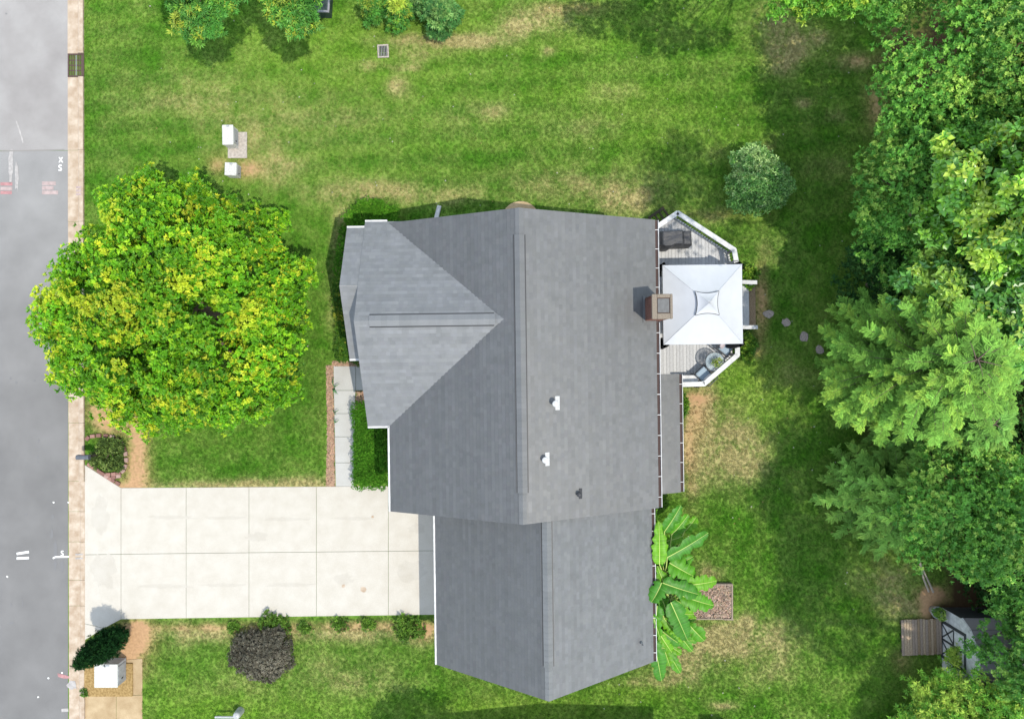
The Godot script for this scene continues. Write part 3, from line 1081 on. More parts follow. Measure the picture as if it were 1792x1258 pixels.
func road_and_paving() -> void:
	# the roadway, lower part newer and darker, upper part older and paler
	var g := Geo.new()
	g.prism(PackedVector2Array([Vector2(-30, -120), p2(118, -5000), p2(118, 263), p2(-335, 263)]), -0.02, 0.012)
	g.v = g.v
	var road := thing("road", "grey asphalt street along the left side with worn paint marks", "road", Vector3.ZERO, 0, "", "structure")
	var a := Geo.new()
	a.prism(PackedVector2Array([Vector2(-29.5, -130), Vector2(-19.04, -130), p2(118.5, 263), Vector2(-29.5, -8.967)]), -0.02, 0.012)
	part("old_surface", a, M.old_asphalt, road)
	var b := Geo.new()
	var fade := [[-8.95, 0.96], [-7.0, 0.95], [-4.0, 0.84], [0.0, 0.72], [4.0, 0.66], [130.0, 0.62]]
	for k in fade.size() - 1:
		for q in [[-29.5, -19.05]]:
			var z0: float = fade[k][0]
			var z1: float = fade[k + 1][0]
			var f := b.v.size()
			for w in [[q[0], z0, fade[k][1]], [q[1], z0, fade[k][1]], [q[1], z1, fade[k + 1][1]], [q[0], z1, fade[k + 1][1]]]:
				b.v.append(Vector3(w[0], 0.010, w[1]))
				b.n.append(UP)
				b.c.append(Color(w[2], w[2] * 0.995, w[2] * 0.99))
				b.u.append(Vector2.ZERO)
			b.i.append_array(PackedInt32Array([f, f + 1, f + 2, f, f + 2, f + 3]))
	M.asphalt.vertex_color_use_as_albedo = true
	part("new_surface", b, M.asphalt, road)
	strip("seam", [[-30, 265], [30, 264], [70, 263], [112, 262]], 0.05, 0.017, M.seam, road)
	strip("painted_mark", [[28.5, 969], [50, 965.5]], 0.10, 0.016, M.paint_white, road)
	strip("painted_mark", [[28.5, 977], [50, 976]], 0.10, 0.016, M.paint_white, road)
	strip("painted_mark", [[92, 977], [96, 974.5], [121, 974]], 0.07, 0.016, M.paint_white, road)
	strip("painted_mark", [[107, 1243], [119, 1242]], 0.14, 0.016, M.paint_worn, road)
	for r in [[0, 322, 21, 0], [0, 330, 21, 0], [0, 337, 20, 0], [73, 321, 24, 1], [73, 329, 20, 1], [73, 337, 28, 1]]:
		strip("painted_mark", [[r[0], r[1]], [r[0] + r[2], r[1]]], 0.14 if r[3] == 0 else 0.16, 0.0165, M.paint_red if r[3] == 0 and r[1] != 330 else M.paint_pink, road)
	var ar := Geo.new()
	ar.prism(poly([[100, 1178], [110, 1180], [120, 1183], [120, 1187], [110, 1187], [101, 1184]]), 0.012, 0.016)
	part("painted_mark", ar, M.paint_red, road)
	for q in [[15, 280, 4, 34, M.paint_worn], [26, 300, 3, 26, M.paint_worn]]:
		var gg := Geo.new()
		gg.prism(ragged(q[0] + 3, q[1] + 10, q[2], q[3], int(q[1])), 0.012, 0.0165)
		part("worn_mark", gg, q[4], road)
	strip("worn_mark", [[28, 212], [36, 236], [40, 250]], 0.06, 0.0175, M.paint_worn, road)
	for q in [[84, 1186.5], [108, 1177], [66, 1219.5], [93, 879], [119, 879], [12, 1009]]:
		var gg := Geo.new()
		gg.prism(ragged(q[0], q[1], 1.7, 1.7, int(q[1]), 9), 0.012, 0.0165)
		part("paint_dot", gg, M.paint_white, road)
	for q in [[97, 962, 3.5, 18], [96, 988, 3, 8], [108, 990, 3.5, 10], [92, 904, 2.5, 4], [67, 771, 2, 3], [66, 800, 2, 2], [66, 809, 2, 2], [46, 900, 2, 2], [90, 935, 2, 9], [20, 1090, 5, 2], [19, 1058, 1.5, 3], [39, 1055, 1, 8], [18, 662, 2, 2], [28, 670, 2, 2], [60, 666, 2, 2], [10, 24, 1.5, 1.5], [114, 892, 2, 2]]:
		var gg := Geo.new()
		gg.prism(ragged(q[0], q[1], q[2], q[3], int(q[0] * 7 + q[1]), 12), 0.012, 0.0155)
		part("tar_spot", gg, M.tar, road)
	for t in [["S", 108.5, 968, 0.30, 0.0], ["X", 106, 280, 0.32, 0.0], ["S", 105, 294, 0.36, 0.0]]:
		var tm := TextMesh.new()
		tm.text = t[0]
		var sf := SystemFont.new()
		sf.font_names = PackedStringArray(["Droid Sans"])
		sf.font_weight = 700
		tm.font = sf
		tm.font_size = 64
		tm.pixel_size = t[3] / 64.0
		tm.depth = 0.003
		var o := put("painted_letter", tm, M.paint_white, road)
		o.position = pt(t[1], t[2], 0.0) + UP * 0.0165
		o.rotation = Vector3(-PI / 2, t[4], 0)

	# kerb and gutter in cast lengths
	var kerb := thing("kerb", "tan concrete kerb and gutter between street and grass", "kerb", Vector3.ZERO, 0, "", "structure")
	var cuts := [-220.0, -110.0, -5.0, 94.0, 135.0, 263.0, 388.0, 512.0, 640.0, 740.0, 842.0, 895.0, 948.0, 1015.0, 1060.0, 1170.0, 1290.0, 1410.0, 1530.0]
	for k in cuts.size() - 1:
		if cuts[k] == 94.0:
			continue
		var z0: float = (cuts[k] - 629.0) * S + 0.006
		var z1: float = (cuts[k + 1] - 629.0) * S - 0.006
		var x0: float = -19.05 + (cuts[k] - 263.0) * 0.00005
		var drive: bool = cuts[k] >= 800.0 and cuts[k] < 1100.0
		var hgt := 0.035 if drive else 0.11
		var prof := [Vector2(x0, -0.05), Vector2(x0, 0.022), Vector2(x0 + 0.43, 0.008), Vector2(x0 + 0.47, hgt - 0.03), Vector2(x0 + 0.52, hgt), Vector2(x0 + 0.68, hgt + 0.004), Vector2(x0 + 0.70, hgt - 0.01), Vector2(x0 + 0.70, -0.05)]
		var gk := Geo.new()
		for j in prof.size() - 1:
			var e: Vector2 = prof[j + 1] - prof[j]
			gk.face(PackedVector3Array([Vector3(prof[j].x, prof[j].y, z0), Vector3(prof[j + 1].x, prof[j + 1].y, z0), Vector3(prof[j + 1].x, prof[j + 1].y, z1), Vector3(prof[j].x, prof[j].y, z1)]), Vector3(-e.y, e.x, 0))
		for z in [z0, z1]:
			var en := PackedVector3Array()
			for q in [0, 1, 2, 7]:
				en.append(Vector3(prof[q].x, prof[q].y, z))
			gk.face(en, Vector3(0, 0, -1 if z == z0 else 1))
			gk.face(PackedVector3Array([Vector3(prof[2].x, prof[2].y, z), Vector3(prof[4].x, prof[4].y, z), Vector3(prof[5].x, prof[5].y, z), Vector3(prof[7].x, prof[7].y, z)]), Vector3(0, 0, -1 if z == z0 else 1))
		part("kerb_section", gk, M.kerb_concrete, kerb)
	strip("painted_mark", [[132, 970], [145, 969.5]], 0.06, 0.042, M.paint_worn, kerb)
	strip("painted_mark", [[132, 977], [145, 976.5]], 0.06, 0.042, M.paint_worn, kerb)
	for y in [329, 335, 341]:
		strip("painted_mark", [[135, y], [144, y - 0.5]], 0.09, 0.118, M.paint_pink, kerb)
	var bl := Geo.new()
	bl.prism(ragged(126, 1199, 8, 7, 77), 0.0, 0.027)
	part("painted_mark", bl, M.paint_worn, kerb)

	# the storm drain set into the gutter
	var d := thing("storm_drain", "dark rusty storm drain grate set in the street gutter", "drain", Vector3(-18.72, 0, (114.5 - 629) * S))
	var fr := Geo.new()
	for q in [[-0.33, -0.5, 0.37, -0.44], [-0.33, 0.44, 0.37, 0.5], [-0.33, -0.44, -0.27, 0.44], [0.26, -0.44, 0.37, 0.44]]:
		fr.box(Vector3(q[0], -0.05, q[1]), Vector3(q[2], 0.045, q[3]), Transform3D(), 0.005)
	part("frame", fr, M.rust, d)
	var pit := Geo.new()
	pit.box(Vector3(-0.33, -0.06, -0.5), Vector3(0.33, -0.045, 0.5))
	part("pit", pit, M.drain_dark, d)
	for k in 7:
		var bb := Geo.new()
		bb.box(Vector3(-0.22 + k * 0.076, -0.03, -0.44), Vector3(-0.185 + k * 0.076, 0.03, 0.44), Transform3D(), 0.004)
		part("bar", bb, M.rust if k != 3 else M.drain_steel, d)
	for k in 3:
		var bb := Geo.new()
		bb.box(Vector3(-0.27, -0.02, -0.24 + k * 0.22), Vector3(0.26, 0.022, -0.2 + k * 0.22))
		part("crossbar", bb, M.rust, d)

	# driveway
	var dr := thing("driveway", "wide pale concrete driveway of jointed slabs leading to the garage", "driveway", Vector3.ZERO, 0, "", "structure")
	var xs := [211.5, 325.5, 435.5, 553.5, 679.5, 790.0]
	var ty := [853.5, 852.8, 852.0, 851.2, 850.2, 849.5]
	var my := [969.5, 968.0, 966.8, 965.6, 964.2, 963.0]
	var by := [1083.5, 1081.6, 1080.0, 1078.2, 1076.6, 1075.0]
	slab("slab", [[147.8, 813], [211.5, 853.5], [211.5, 969.5], [148, 970.5]], -0.1, 0.03, M.white_concrete, dr)
	slab("slab", [[148, 970.5], [211.5, 969.5], [211.5, 1083.5], [182, 1099], [148, 1091]], -0.1, 0.03, M.white_concrete, dr)
	slab("slab", [[148, 1091], [182, 1099], [148, 1120]], -0.1, 0.03, M.white_concrete, dr)
	for k in 5:
		slab("slab", [[xs[k], ty[k]], [xs[k + 1], ty[k + 1]], [xs[k + 1], my[k + 1]], [xs[k], my[k]]], -0.1, 0.03, M.white_concrete, dr)
		slab("slab", [[xs[k], my[k]], [xs[k + 1], my[k + 1]], [xs[k + 1], by[k + 1]], [xs[k], by[k]]], -0.1, 0.03, M.white_concrete, dr)
	for q in [[600, 1015, 16, 11], [300, 905, 40, 3.5], [395, 906, 36, 3], [500, 908, 44, 3.5], [620, 907, 40, 3], [290, 1026, 44, 3.5], [390, 1024, 36, 3], [505, 1023, 42, 3.5], [720, 1000, 24, 18], [730, 925, 16, 9], [180, 1000, 20, 30], [175, 900, 14, 34], [450, 940, 18, 8]]:
		var gg := Geo.new()
		gg.prism(ragged(q[0], q[1], q[2], q[3], int(q[0] + q[1]), 22, 0.3), 0.029, 0.0312)
		part("stain", gg, M.stained_concrete, dr)
	for q in [[636, 1031, 5.5, 5], [601, 1025, 3, 3], [652, 904, 2.5, 2.5]]:
		var gg := Geo.new()
		gg.prism(ragged(q[0], q[1], q[2], q[3], int(q[0]), 14, 0.12), 0.029, 0.0325)
		part("stain", gg, M.kerb_concrete, dr)

	var wk := thing("front_walk", "narrow light grey concrete walk from driveway to front door", "path", Vector3.ZERO, 0, "", "structure")
	slab("slab", [[583.5, 640.5], [622.5, 640.5], [622.5, 683], [584, 683]], -0.1, 0.04, M.grey_concrete, wk)
	slab("slab", [[622.5, 640.5], [680, 640.5], [680, 683], [622.5, 683]], -0.1, 0.04, M.grey_concrete, wk)
	var ys := [683.0, 723.5, 764.0, 809.5, 851.0]
	for k in 4:
		slab("slab", [[584 + k * 0.8, ys[k]], [622 - k * 0.7, ys[k]], [621 - k * 0.7, ys[k + 1]], [585 + k * 0.8, ys[k + 1]]], -0.1, 0.04, M.grey_concrete, wk)

	var sw := thing("sidewalk", "tan concrete sidewalk beside the street in the lower left", "sidewalk", Vector3.ZERO, 0, "", "structure")
	for q in [[[148, 1160], [249, 1152], [249, 1216], [148, 1217.5]], [[148, 1217.5], [203, 1216.7], [203, 1290], [148, 1290]], [[203, 1216.7], [249, 1216], [249, 1290], [203, 1290]], [[148, 1290], [249, 1290], [249, 1420], [148, 1420]]]:
		slab("slab", q, -0.08, 0.022, M.tan_concrete, sw)

	# mulch
	for q in [[[[571, 640], [582.5, 640], [584, 720], [585.5, 851], [571, 851], [573, 770], [572, 700]], "reddish mulch strip edging the front walk", 2600], [[[582, 632], [660, 634], [660, 640], [582, 640]], "thin mulch strip above the top end of the front walk", 700], [[[623, 684], [672, 684], [672, 712], [622, 720]], "small brown mulch patch between walk and porch above the hedge", 900]]:
		var mb := thing("mulch_bed", q[1], "mulch", Vector3.ZERO, 0, "mulch beds by the front walk", "structure")
		var mg := Geo.new()
		var pg := poly(q[0])
		mg.prism(pg, -0.02, 0.02)
		part("bed", mg, M.mulch, mb)
		var where := []
		var tint := PackedColorArray()
		var lo := Vector2(1e9, 1e9)
		var hi := -lo
		for w in pg:
			lo = lo.min(w)
			hi = hi.max(w)
		for k in q[2]:
			var w := Vector2(rng.randf_range(lo.x, hi.x), rng.randf_range(lo.y, hi.y))
			if Geometry2D.is_point_in_polygon(w, pg):
				where.append(Transform3D(Basis.from_euler(Vector3(rng.randf_range(-0.5, 0.5), rng.randf() * TAU, rng.randf_range(-0.5, 0.5))), Vector3(w.x, 0.026, w.y)))
				tint.append(jit(lin(1.0, 1.0, 1.0), 0.5))
		var cg := Geo.new()
		cg.box(Vector3(-0.045, -0.008, -0.014), Vector3(0.045, 0.008, 0.014))
		many("chips", cg.mesh(), M.chip_a, where, tint, mb)


# ------------------------------------------------------------------ the house
func build_house() -> void:
	house = thing("house", "grey shingled house with white gutters, brick chimney and attached garage", "house", Vector3.ZERO, HY)
	var h := house
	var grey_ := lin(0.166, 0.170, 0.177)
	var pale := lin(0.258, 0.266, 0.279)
	# walls
	wall(h, Vector2(5.05, -4.8), Vector2(-4.26, -4.8), 0.0, 4.3, 2.2)
	wall(h, Vector2(-4.26, 5.26), Vector2(5.05, 5.26), 0.0, 4.3, 2.2)
	wall(h, Vector2(5.05, 5.26), Vector2(5.05, -4.8), 0.0, 4.3)
	wall(h, Vector2(-4.26, -4.8), Vector2(-4.26, 5.26), 0.0, 4.3)
	wall(h, Vector2(-4.9, -4.85), Vector2(-4.9, 2.1), 0.0, 4.3, 1.95)
	wall(h, Vector2(-4.26, -4.85), Vector2(-4.9, -4.85), 0.0, 4.3)
	wall(h, Vector2(-4.9, 2.1), Vector2(-4.26, 2.1), 0.0, 4.3)
	wall(h, Vector2(-5.75, -4.7), Vector2(-5.75, -0.4), 0.0, 4.3, 1.22)
	wall(h, Vector2(-4.9, -4.7), Vector2(-5.75, -4.7), 0.0, 4.3)
	wall(h, Vector2(-5.75, -0.4), Vector2(-4.9, -0.4), 0.0, 4.3)
	wall(h, Vector2(-2.75, 5.26), Vector2(-2.75, 11.55), 0.0, 2.85)
	wall(h, Vector2(-2.75, 11.55), Vector2(5.1, 11.55), 0.0, 2.85, 2.95)
	wall(h, Vector2(5.1, 11.55), Vector2(5.1, 5.26), 0.0, 2.85)
	wall(h, Vector2(6.3, 5.1), Vector2(6.3, 0.85), 0.0, 2.68)
	wall(h, Vector2(6.3, 0.85), Vector2(5.05, 0.85), 0.0, 2.7)
	wall(h, Vector2(5.05, 5.1), Vector2(6.3, 5.1), 0.0, 2.7)
	# openings
	for q in [[-1.5, 1.5, -4.82, 0, -1], [2.5, 1.5, -4.82, 0, -1], [0.3, 4.6, -4.82, 0, -1], [-4.28, 1.6, 4.3, -1, 0], [-5.77, 1.5, -3.6, -1, 0], [-5.77, 1.5, -1.7, -1, 0], [-5.77, 3.9, -2.6, -1, 0], [5.07, 1.9, -1.2, 1, 0], [6.32, 1.6, 2.0, 1, 0], [6.32, 1.6, 3.9, 1, 0], [5.12, 1.5, 9.6, 1, 0], [1.2, 3.9, 11.57, 0, 1]]:
		window(h, Vector3(q[0], q[1], q[2]), Vector3(q[3], 0, q[4]), 0.95, 1.35)
	var door := Geo.new()
	door.box(Vector3(-4.95, 0.05, 0.3), Vector3(-4.90, 2.1, 1.22), Transform3D(), 0.01)
	var df := part("front_door", door, M.brick, h)
	var kn := Geo.new()
	kn.lathe(Vector3(-4.98, 1.0, 0.4), PackedVector2Array([Vector2(0.0, -0.03), Vector2(0.03, 0.0), Vector2(0.0, 0.03)]), 8)
	part("handle", kn, M.dark_metal, df)
	for k in 4:
		var gd := Geo.new()
		gd.box(Vector3(-2.80, 0.06 + k * 0.55, 6.1), Vector3(-2.765, 0.59 + k * 0.55, 10.9), Transform3D(), 0.012)
		part("garage_door_panel", gd, M.white_trim, h)
	# roofs
	var e1 := 4.4
	var r1 := 6.9
	roof(h, "roof", Vector3(-4.56, e1, -5.1), Vector3(-4.56, e1, 5.56), Vector3(0.3, r1, 5.56), Vector3(0.3, r1, -5.1), grey_ * 0.72)  # west slope: its shade away from the sun is deepened in the shingle colour
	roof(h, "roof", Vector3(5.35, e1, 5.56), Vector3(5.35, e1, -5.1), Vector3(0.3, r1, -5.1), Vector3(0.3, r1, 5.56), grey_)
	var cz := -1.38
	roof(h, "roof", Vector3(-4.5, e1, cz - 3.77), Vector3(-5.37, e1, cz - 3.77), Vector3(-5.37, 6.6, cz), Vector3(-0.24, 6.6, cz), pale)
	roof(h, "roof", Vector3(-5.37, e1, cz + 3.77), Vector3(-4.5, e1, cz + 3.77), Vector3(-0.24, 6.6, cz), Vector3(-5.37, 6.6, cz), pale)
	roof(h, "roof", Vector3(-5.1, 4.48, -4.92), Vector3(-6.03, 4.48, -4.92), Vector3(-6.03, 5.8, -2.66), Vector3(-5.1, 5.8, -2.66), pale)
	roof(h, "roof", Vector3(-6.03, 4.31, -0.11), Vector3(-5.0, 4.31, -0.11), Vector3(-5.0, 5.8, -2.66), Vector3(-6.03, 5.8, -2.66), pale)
	roof(h, "roof", Vector3(-3.08, 2.9, 5.16), Vector3(-3.08, 2.9, 11.86), Vector3(1.13, 6.14, 11.86), Vector3(1.13, 6.14, 5.16), pale * 0.46)  # garage west slope, shingles painted darker to stand in for stronger shade
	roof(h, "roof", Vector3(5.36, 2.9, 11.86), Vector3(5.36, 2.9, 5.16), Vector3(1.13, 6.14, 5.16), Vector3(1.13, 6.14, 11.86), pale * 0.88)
	roof(h, "roof", Vector3(6.55, 2.72, 5.3), Vector3(6.55, 2.72, 0.65), Vector3(5.0, 3.35, 0.65), Vector3(5.0, 3.35, 5.3), grey_ * 0.92)
	# ridges: shingle caps and the raised vents with their open edges
	ridge_cap(h, Vector3(0.3, r1, -5.1), Vector3(0.3, r1, 5.56), 0.13, 0.51, 0.5, 0.022, grey_ * 1.1, "ridge_caps")
	ridge_cap(h, Vector3(1.13, 6.14, 5.5), Vector3(1.13, 6.14, 11.86), 0.13, 0.77, 0.77, 0.022, pale * 0.95, "ridge_caps")
	ridge_cap(h, Vector3(-5.37, 6.6, cz), Vector3(-0.26, 6.6, cz), 0.13, 0.585, 0.585, 0.022, pale, "ridge_caps")
	ridge_cap(h, Vector3(0.3, r1, -4.2), Vector3(0.3, r1, 4.5), 0.17, 0.49, 0.49, 0.075, grey_ * 1.08, "ridge_vent")
	ridge_cap(h, Vector3(1.13, 6.14, 5.45), Vector3(1.13, 6.14, 10.7), 0.165, 0.74, 0.74, 0.075, pale * 0.92, "ridge_vent")
	ridge_cap(h, Vector3(-4.85, 6.6, cz), Vector3(-0.55, 6.6, cz), 0.19, 0.56, 0.56, 0.08, pale * 1.02, "ridge_vent")
	for q in [[Vector3(0.3, r1 - 0.045, -4.2), Vector3(0.3, r1 - 0.045, 4.5), 0.19, 0.5], [Vector3(1.13, 6.07, 5.45), Vector3(1.13, 6.07, 10.7), 0.185, 0.75]]:
		for s in [-1.0, 1.0]:
			var vb := Geo.new()
			var o := Vector3(s * q[2], -q[2] * q[3] + 0.045, 0)
			vb.box(q[0] + o + Vector3(-0.018, -0.01, 0), q[1] + o + Vector3(0.018, 0.045, 0))
			part("vent_slot", vb, M.dark_metal, h)
	for s in [-1.0, 1.0]:
		var vb := Geo.new()
		vb.box(Vector3(-4.85, 6.6 - 0.12 - 0.01, cz + s * 0.212 - 0.018), Vector3(-0.6, 6.6 - 0.12 + 0.045, cz + s * 0.212 + 0.018))
		part("vent_slot", vb, M.dark_metal, h)
	# white fascia boards along the gables
	for q in [[Vector3(-4.56, e1, -5.1), Vector3(0.3, r1, -5.1)], [Vector3(5.35, e1, -5.1), Vector3(0.3, r1, -5.1)], [Vector3(-4.56, e1, 5.56), Vector3(0.3, r1, 5.56)], [Vector3(5.35, e1, 5.56), Vector3(0.3, r1, 5.56)], [Vector3(-3.08, 2.9, 11.86), Vector3(1.13, 6.14, 11.86)], [Vector3(5.36, 2.9, 11.86), Vector3(1.13, 6.14, 11.86)], [Vector3(-5.37, 5.85, -2.66), Vector3(-5.37, 6.6, cz)], [Vector3(-5.37, e1, cz + 3.77), Vector3(-5.37, 6.6, cz)], [Vector3(-6.03, 4.48, -4.92), Vector3(-6.03, 5.8, -2.66)], [Vector3(-6.03, 4.31, -0.11), Vector3(-6.03, 5.8, -2.66)]]:
		var a: Vector3 = q[0]
		var b: Vector3 = q[1]
		var out := Vector3(0, 0, signf(a.z - 0.2)) if absf(a.z - b.z) < 0.01 else Vector3.LEFT
		var fg := Geo.new()
		var dn := UP * -0.32
		var lift := UP * -0.165
		out *= -1.0
		a += out * 0.035
		b += out * 0.035
		out *= -1.0
		fg.face(PackedVector3Array([a + lift + out * 0.03, b + lift + out * 0.03, b + dn + out * 0.03, a + dn + out * 0.03]), out)
		fg.face(PackedVector3Array([a + lift, b + lift, b + lift + out * 0.03, a + lift + out * 0.03]), UP)
		fg.face(PackedVector3Array([a + dn, b + dn, b + dn + out * 0.03, a + dn + out * 0.03]), Vector3.DOWN)
		part("fascia", fg, M.white_trim, h)
	# gutters
	gutter(h, Vector3(5.35, 4.39, -5.08), Vector3(5.35, 4.39, -2.25), Vector3.RIGHT, 4)
	gutter(h, Vector3(5.35, 4.39, -1.3), Vector3(5.35, 4.39, 5.54), Vector3.RIGHT, 9)
	gutter(h, Vector3(5.36, 2.89, 5.75), Vector3(5.36, 2.89, 11.85), Vector3.RIGHT, 9)
	gutter(h, Vector3(6.55, 2.71, 0.67), Vector3(6.55, 2.71, 5.28), Vector3.RIGHT, 6)
	for q in [[Vector3(-4.56, 4.40, 2.42), Vector3(-4.56, 4.40, 5.56), Vector3.LEFT], [Vector3(-3.08, 2.9, 5.7), Vector3(-3.08, 2.9, 11.86), Vector3.LEFT], [Vector3(-5.37, 4.40, cz + 3.77), Vector3(-4.56, 4.40, cz + 3.77), Vector3.BACK], [Vector3(-6.03, 4.32, -0.11), Vector3(-5.4, 4.32, -0.11), Vector3.BACK], [Vector3(-6.03, 4.48, -4.92), Vector3(-5.38, 4.48, -4.92), Vector3.FORWARD], [Vector3(-5.37, 4.40, cz - 3.77), Vector3(-4.56, 4.40, cz - 3.77), Vector3.FORWARD]]:
		var a: Vector3 = q[0]
		var b: Vector3 = q[1]
		var o: Vector3 = q[2]
		var gg := Geo.new()
		var pr := [Vector3.ZERO, o * 0.035 + UP * 0.004, o * 0.075 + UP * 0.004, o * 0.085 - UP * 0.02, o * 0.06 - UP * 0.11, -UP * 0.12]
		for k in pr.size() - 1:
			gg.face(PackedVector3Array([a + pr[k], b + pr[k], b + pr[k + 1], a + pr[k + 1]]), UP if k < 2 else o if k < 4 else Vector3.DOWN)
		part("covered_gutter", gg, M.white_trim, h)
	# downspouts
	for q in [[5.2, 4.2, 5.35], [5.2, 2.75, 11.7], [-2.9, 2.75, 11.7], [-4.4, 4.2, 5.35]]:
		var dg := Geo.new()
		dg.box(Vector3(q[0] - 0.04, 0.1, q[2] - 0.035), Vector3(q[0] + 0.04, q[1], q[2] + 0.035), Transform3D(), 0.008)
		part("downspout", dg, M.white_trim, h)
	# chimney: brick shaft, mortar crown, metal flue cover
	var ch := Geo.new()
	var cx0 := 4.90
	var cx1 := 5.56
	var cz0 := -2.17
	var cz1 := -1.36
	ch.col = Color(0.55, 0.6, 0.6)
	ch.box(Vector3(cx0 + 0.015, 0, cz0 + 0.015), Vector3(cx1 - 0.015, 6.14, cz1 - 0.015))
	var chim := part("chimney", ch, M.brick, h)
	var bk := Geo.new()
	for row in range(46, 80):
		var y := row * 0.0762
		for side in 4:
			var l := (cz1 - cz0) if side < 2 else (cx1 - cx0)
			var n := int(round(l / 0.205))
			for k in n:
				var s0 := l * (k + (0.5 if row % 2 else 0.0)) / n
				var s1 := minf(s0 + l / n - 0.012, l)
				if s0 >= l - 0.03:
					continue
				var t := rng.randf_range(0.6, 1.35)
				bk.col = Color(t * rng.randf_range(0.9, 1.15), t, t)
				var dpt := rng.randf_range(0.001, 0.005)
				match side:
					0: bk.box(Vector3(cx0 - dpt, y, cz0 + s0), Vector3(cx0 + 0.03, y + 0.064, cz0 + s1))
					1: bk.box(Vector3(cx1 - 0.03, y, cz0 + s0), Vector3(cx1 + dpt, y + 0.064, cz0 + s1))
					2: bk.box(Vector3(cx0 + s0, y, cz0 - dpt), Vector3(cx0 + s1, y + 0.064, cz0 + 0.03))
					3: bk.box(Vector3(cx0 + s0, y, cz1 - 0.03), Vector3(cx0 + s1, y + 0.064, cz1 + dpt))
	part("brickwork", bk, M.brick, chim, true)
	var cr := Geo.new()
	for q in [[cx0 - 0.03, cz0 - 0.03, cx0 + 0.15, cz1 + 0.03], [cx1 - 0.06, cz0 - 0.03, cx1 + 0.03, cz1 + 0.03], [cx0 + 0.15, cz1 - 0.17, cx1 - 0.06, cz1 + 0.03], [cx0 + 0.15, cz0 - 0.03, cx1 - 0.06, cz0 + 0.10]]:
		cr.box(Vector3(q[0], 6.1, q[1]), Vector3(q[2], 6.2, q[3]), Transform3D(), 0.02)
	part("crown", cr, M.mortar, chim)
	var fl := Geo.new()
	fl.box(Vector3(cx0 + 0.17, 6.05, cz0 + 0.12), Vector3(cx1 - 0.08, 6.16, cz1 - 0.19), Transform3D(), 0.01)
	part("flue_cover", fl, M.flue_metal, chim)
	var fs := Geo.new()
	for q in [[cx0 - 0.08, cz0 - 0.09, cx0, cz1 + 0.09]]:
		fs.box(Vector3(q[0], 4.55, q[1]), Vector3(q[2], 4.72, q[3]))
	part("flashing", fs, M.flue_metal, chim)
	# roof vents
	var slope := func(x: float) -> float: return r1 - (x - 0.3) * 2.5 / 5.05
	for q in [[1.46, 1.52, 0.115, 0.42, M.pvc], [1.08, 3.42, 0.11, 0.27, M.pvc], [2.27, 4.72, 0.085, 0.2, M.dark_metal]]:
		var y: float = slope.call(q[0])
		var vg := Geo.new()
		var r: float = q[2]
		vg.lathe(Vector3(q[0], y - 0.05, q[1]), PackedVector2Array([Vector2(r * 0.62, 0.0), Vector2(r * 0.62, q[3]), Vector2(r, q[3] + 0.005), Vector2(r, q[3] + 0.05), Vector2(r * 0.85, q[3] + 0.075), Vector2(0, q[3] + 0.09)]), 20)
		var vn := part("roof_vent", vg, q[4], h)
		var fg := Geo.new()
		var tr := Transform3D(Basis(Vector3.BACK, -atan(2.5 / 5.05)), Vector3(q[0] + r * 0.75, y + 0.02 - r * 0.75 * 0.495, q[1]))
		fg.box(Vector3(-r * 0.75, -0.01, -r * 2.1), Vector3(r * 0.75, 0.012, r * 2.1), tr, 0.004)
		part("flange", fg, q[4], vn)
	var sv := Geo.new()
	sv.lathe(Vector3(4.85, 3.25, 10.95), PackedVector2Array([Vector2(0.05, 0), Vector2(0.05, 0.28), Vector2(0.035, 0.28), Vector2(0.03, 0.1)]), 12)
	part("roof_vent", sv, M.pvc, h)

	# the neighbour's house to the south, outside the picture; its gable shades the lawn's lower edge
	var nb := thing("neighbour_house", "neighbouring house beyond the lower edge, only its shadow in view", "house", Vector3(3.1, 0, 16.45), 0.03)
	wall(nb, Vector2(4.0, 0), Vector2(-4.0, 0), 0, 4.2, 0.9)
	wall(nb, Vector2(-4.0, 0), Vector2(-4.0, 9.0), 0, 4.2)
	wall(nb, Vector2(4.0, 9.0), Vector2(4.0, 0), 0, 4.2)
	wall(nb, Vector2(-4.0, 9.0), Vector2(4.0, 9.0), 0, 4.2, 0.9)
	roof(nb, "roof", Vector3(-4.4, 4.3, -0.3), Vector3(-4.4, 4.3, 9.3), Vector3(0, 5.35, 9.3), Vector3(0, 5.35, -0.3), grey_)
	roof(nb, "roof", Vector3(4.4, 4.3, 9.3), Vector3(4.4, 4.3, -0.3), Vector3(0, 5.35, -0.3), Vector3(0, 5.35, 9.3), grey_)


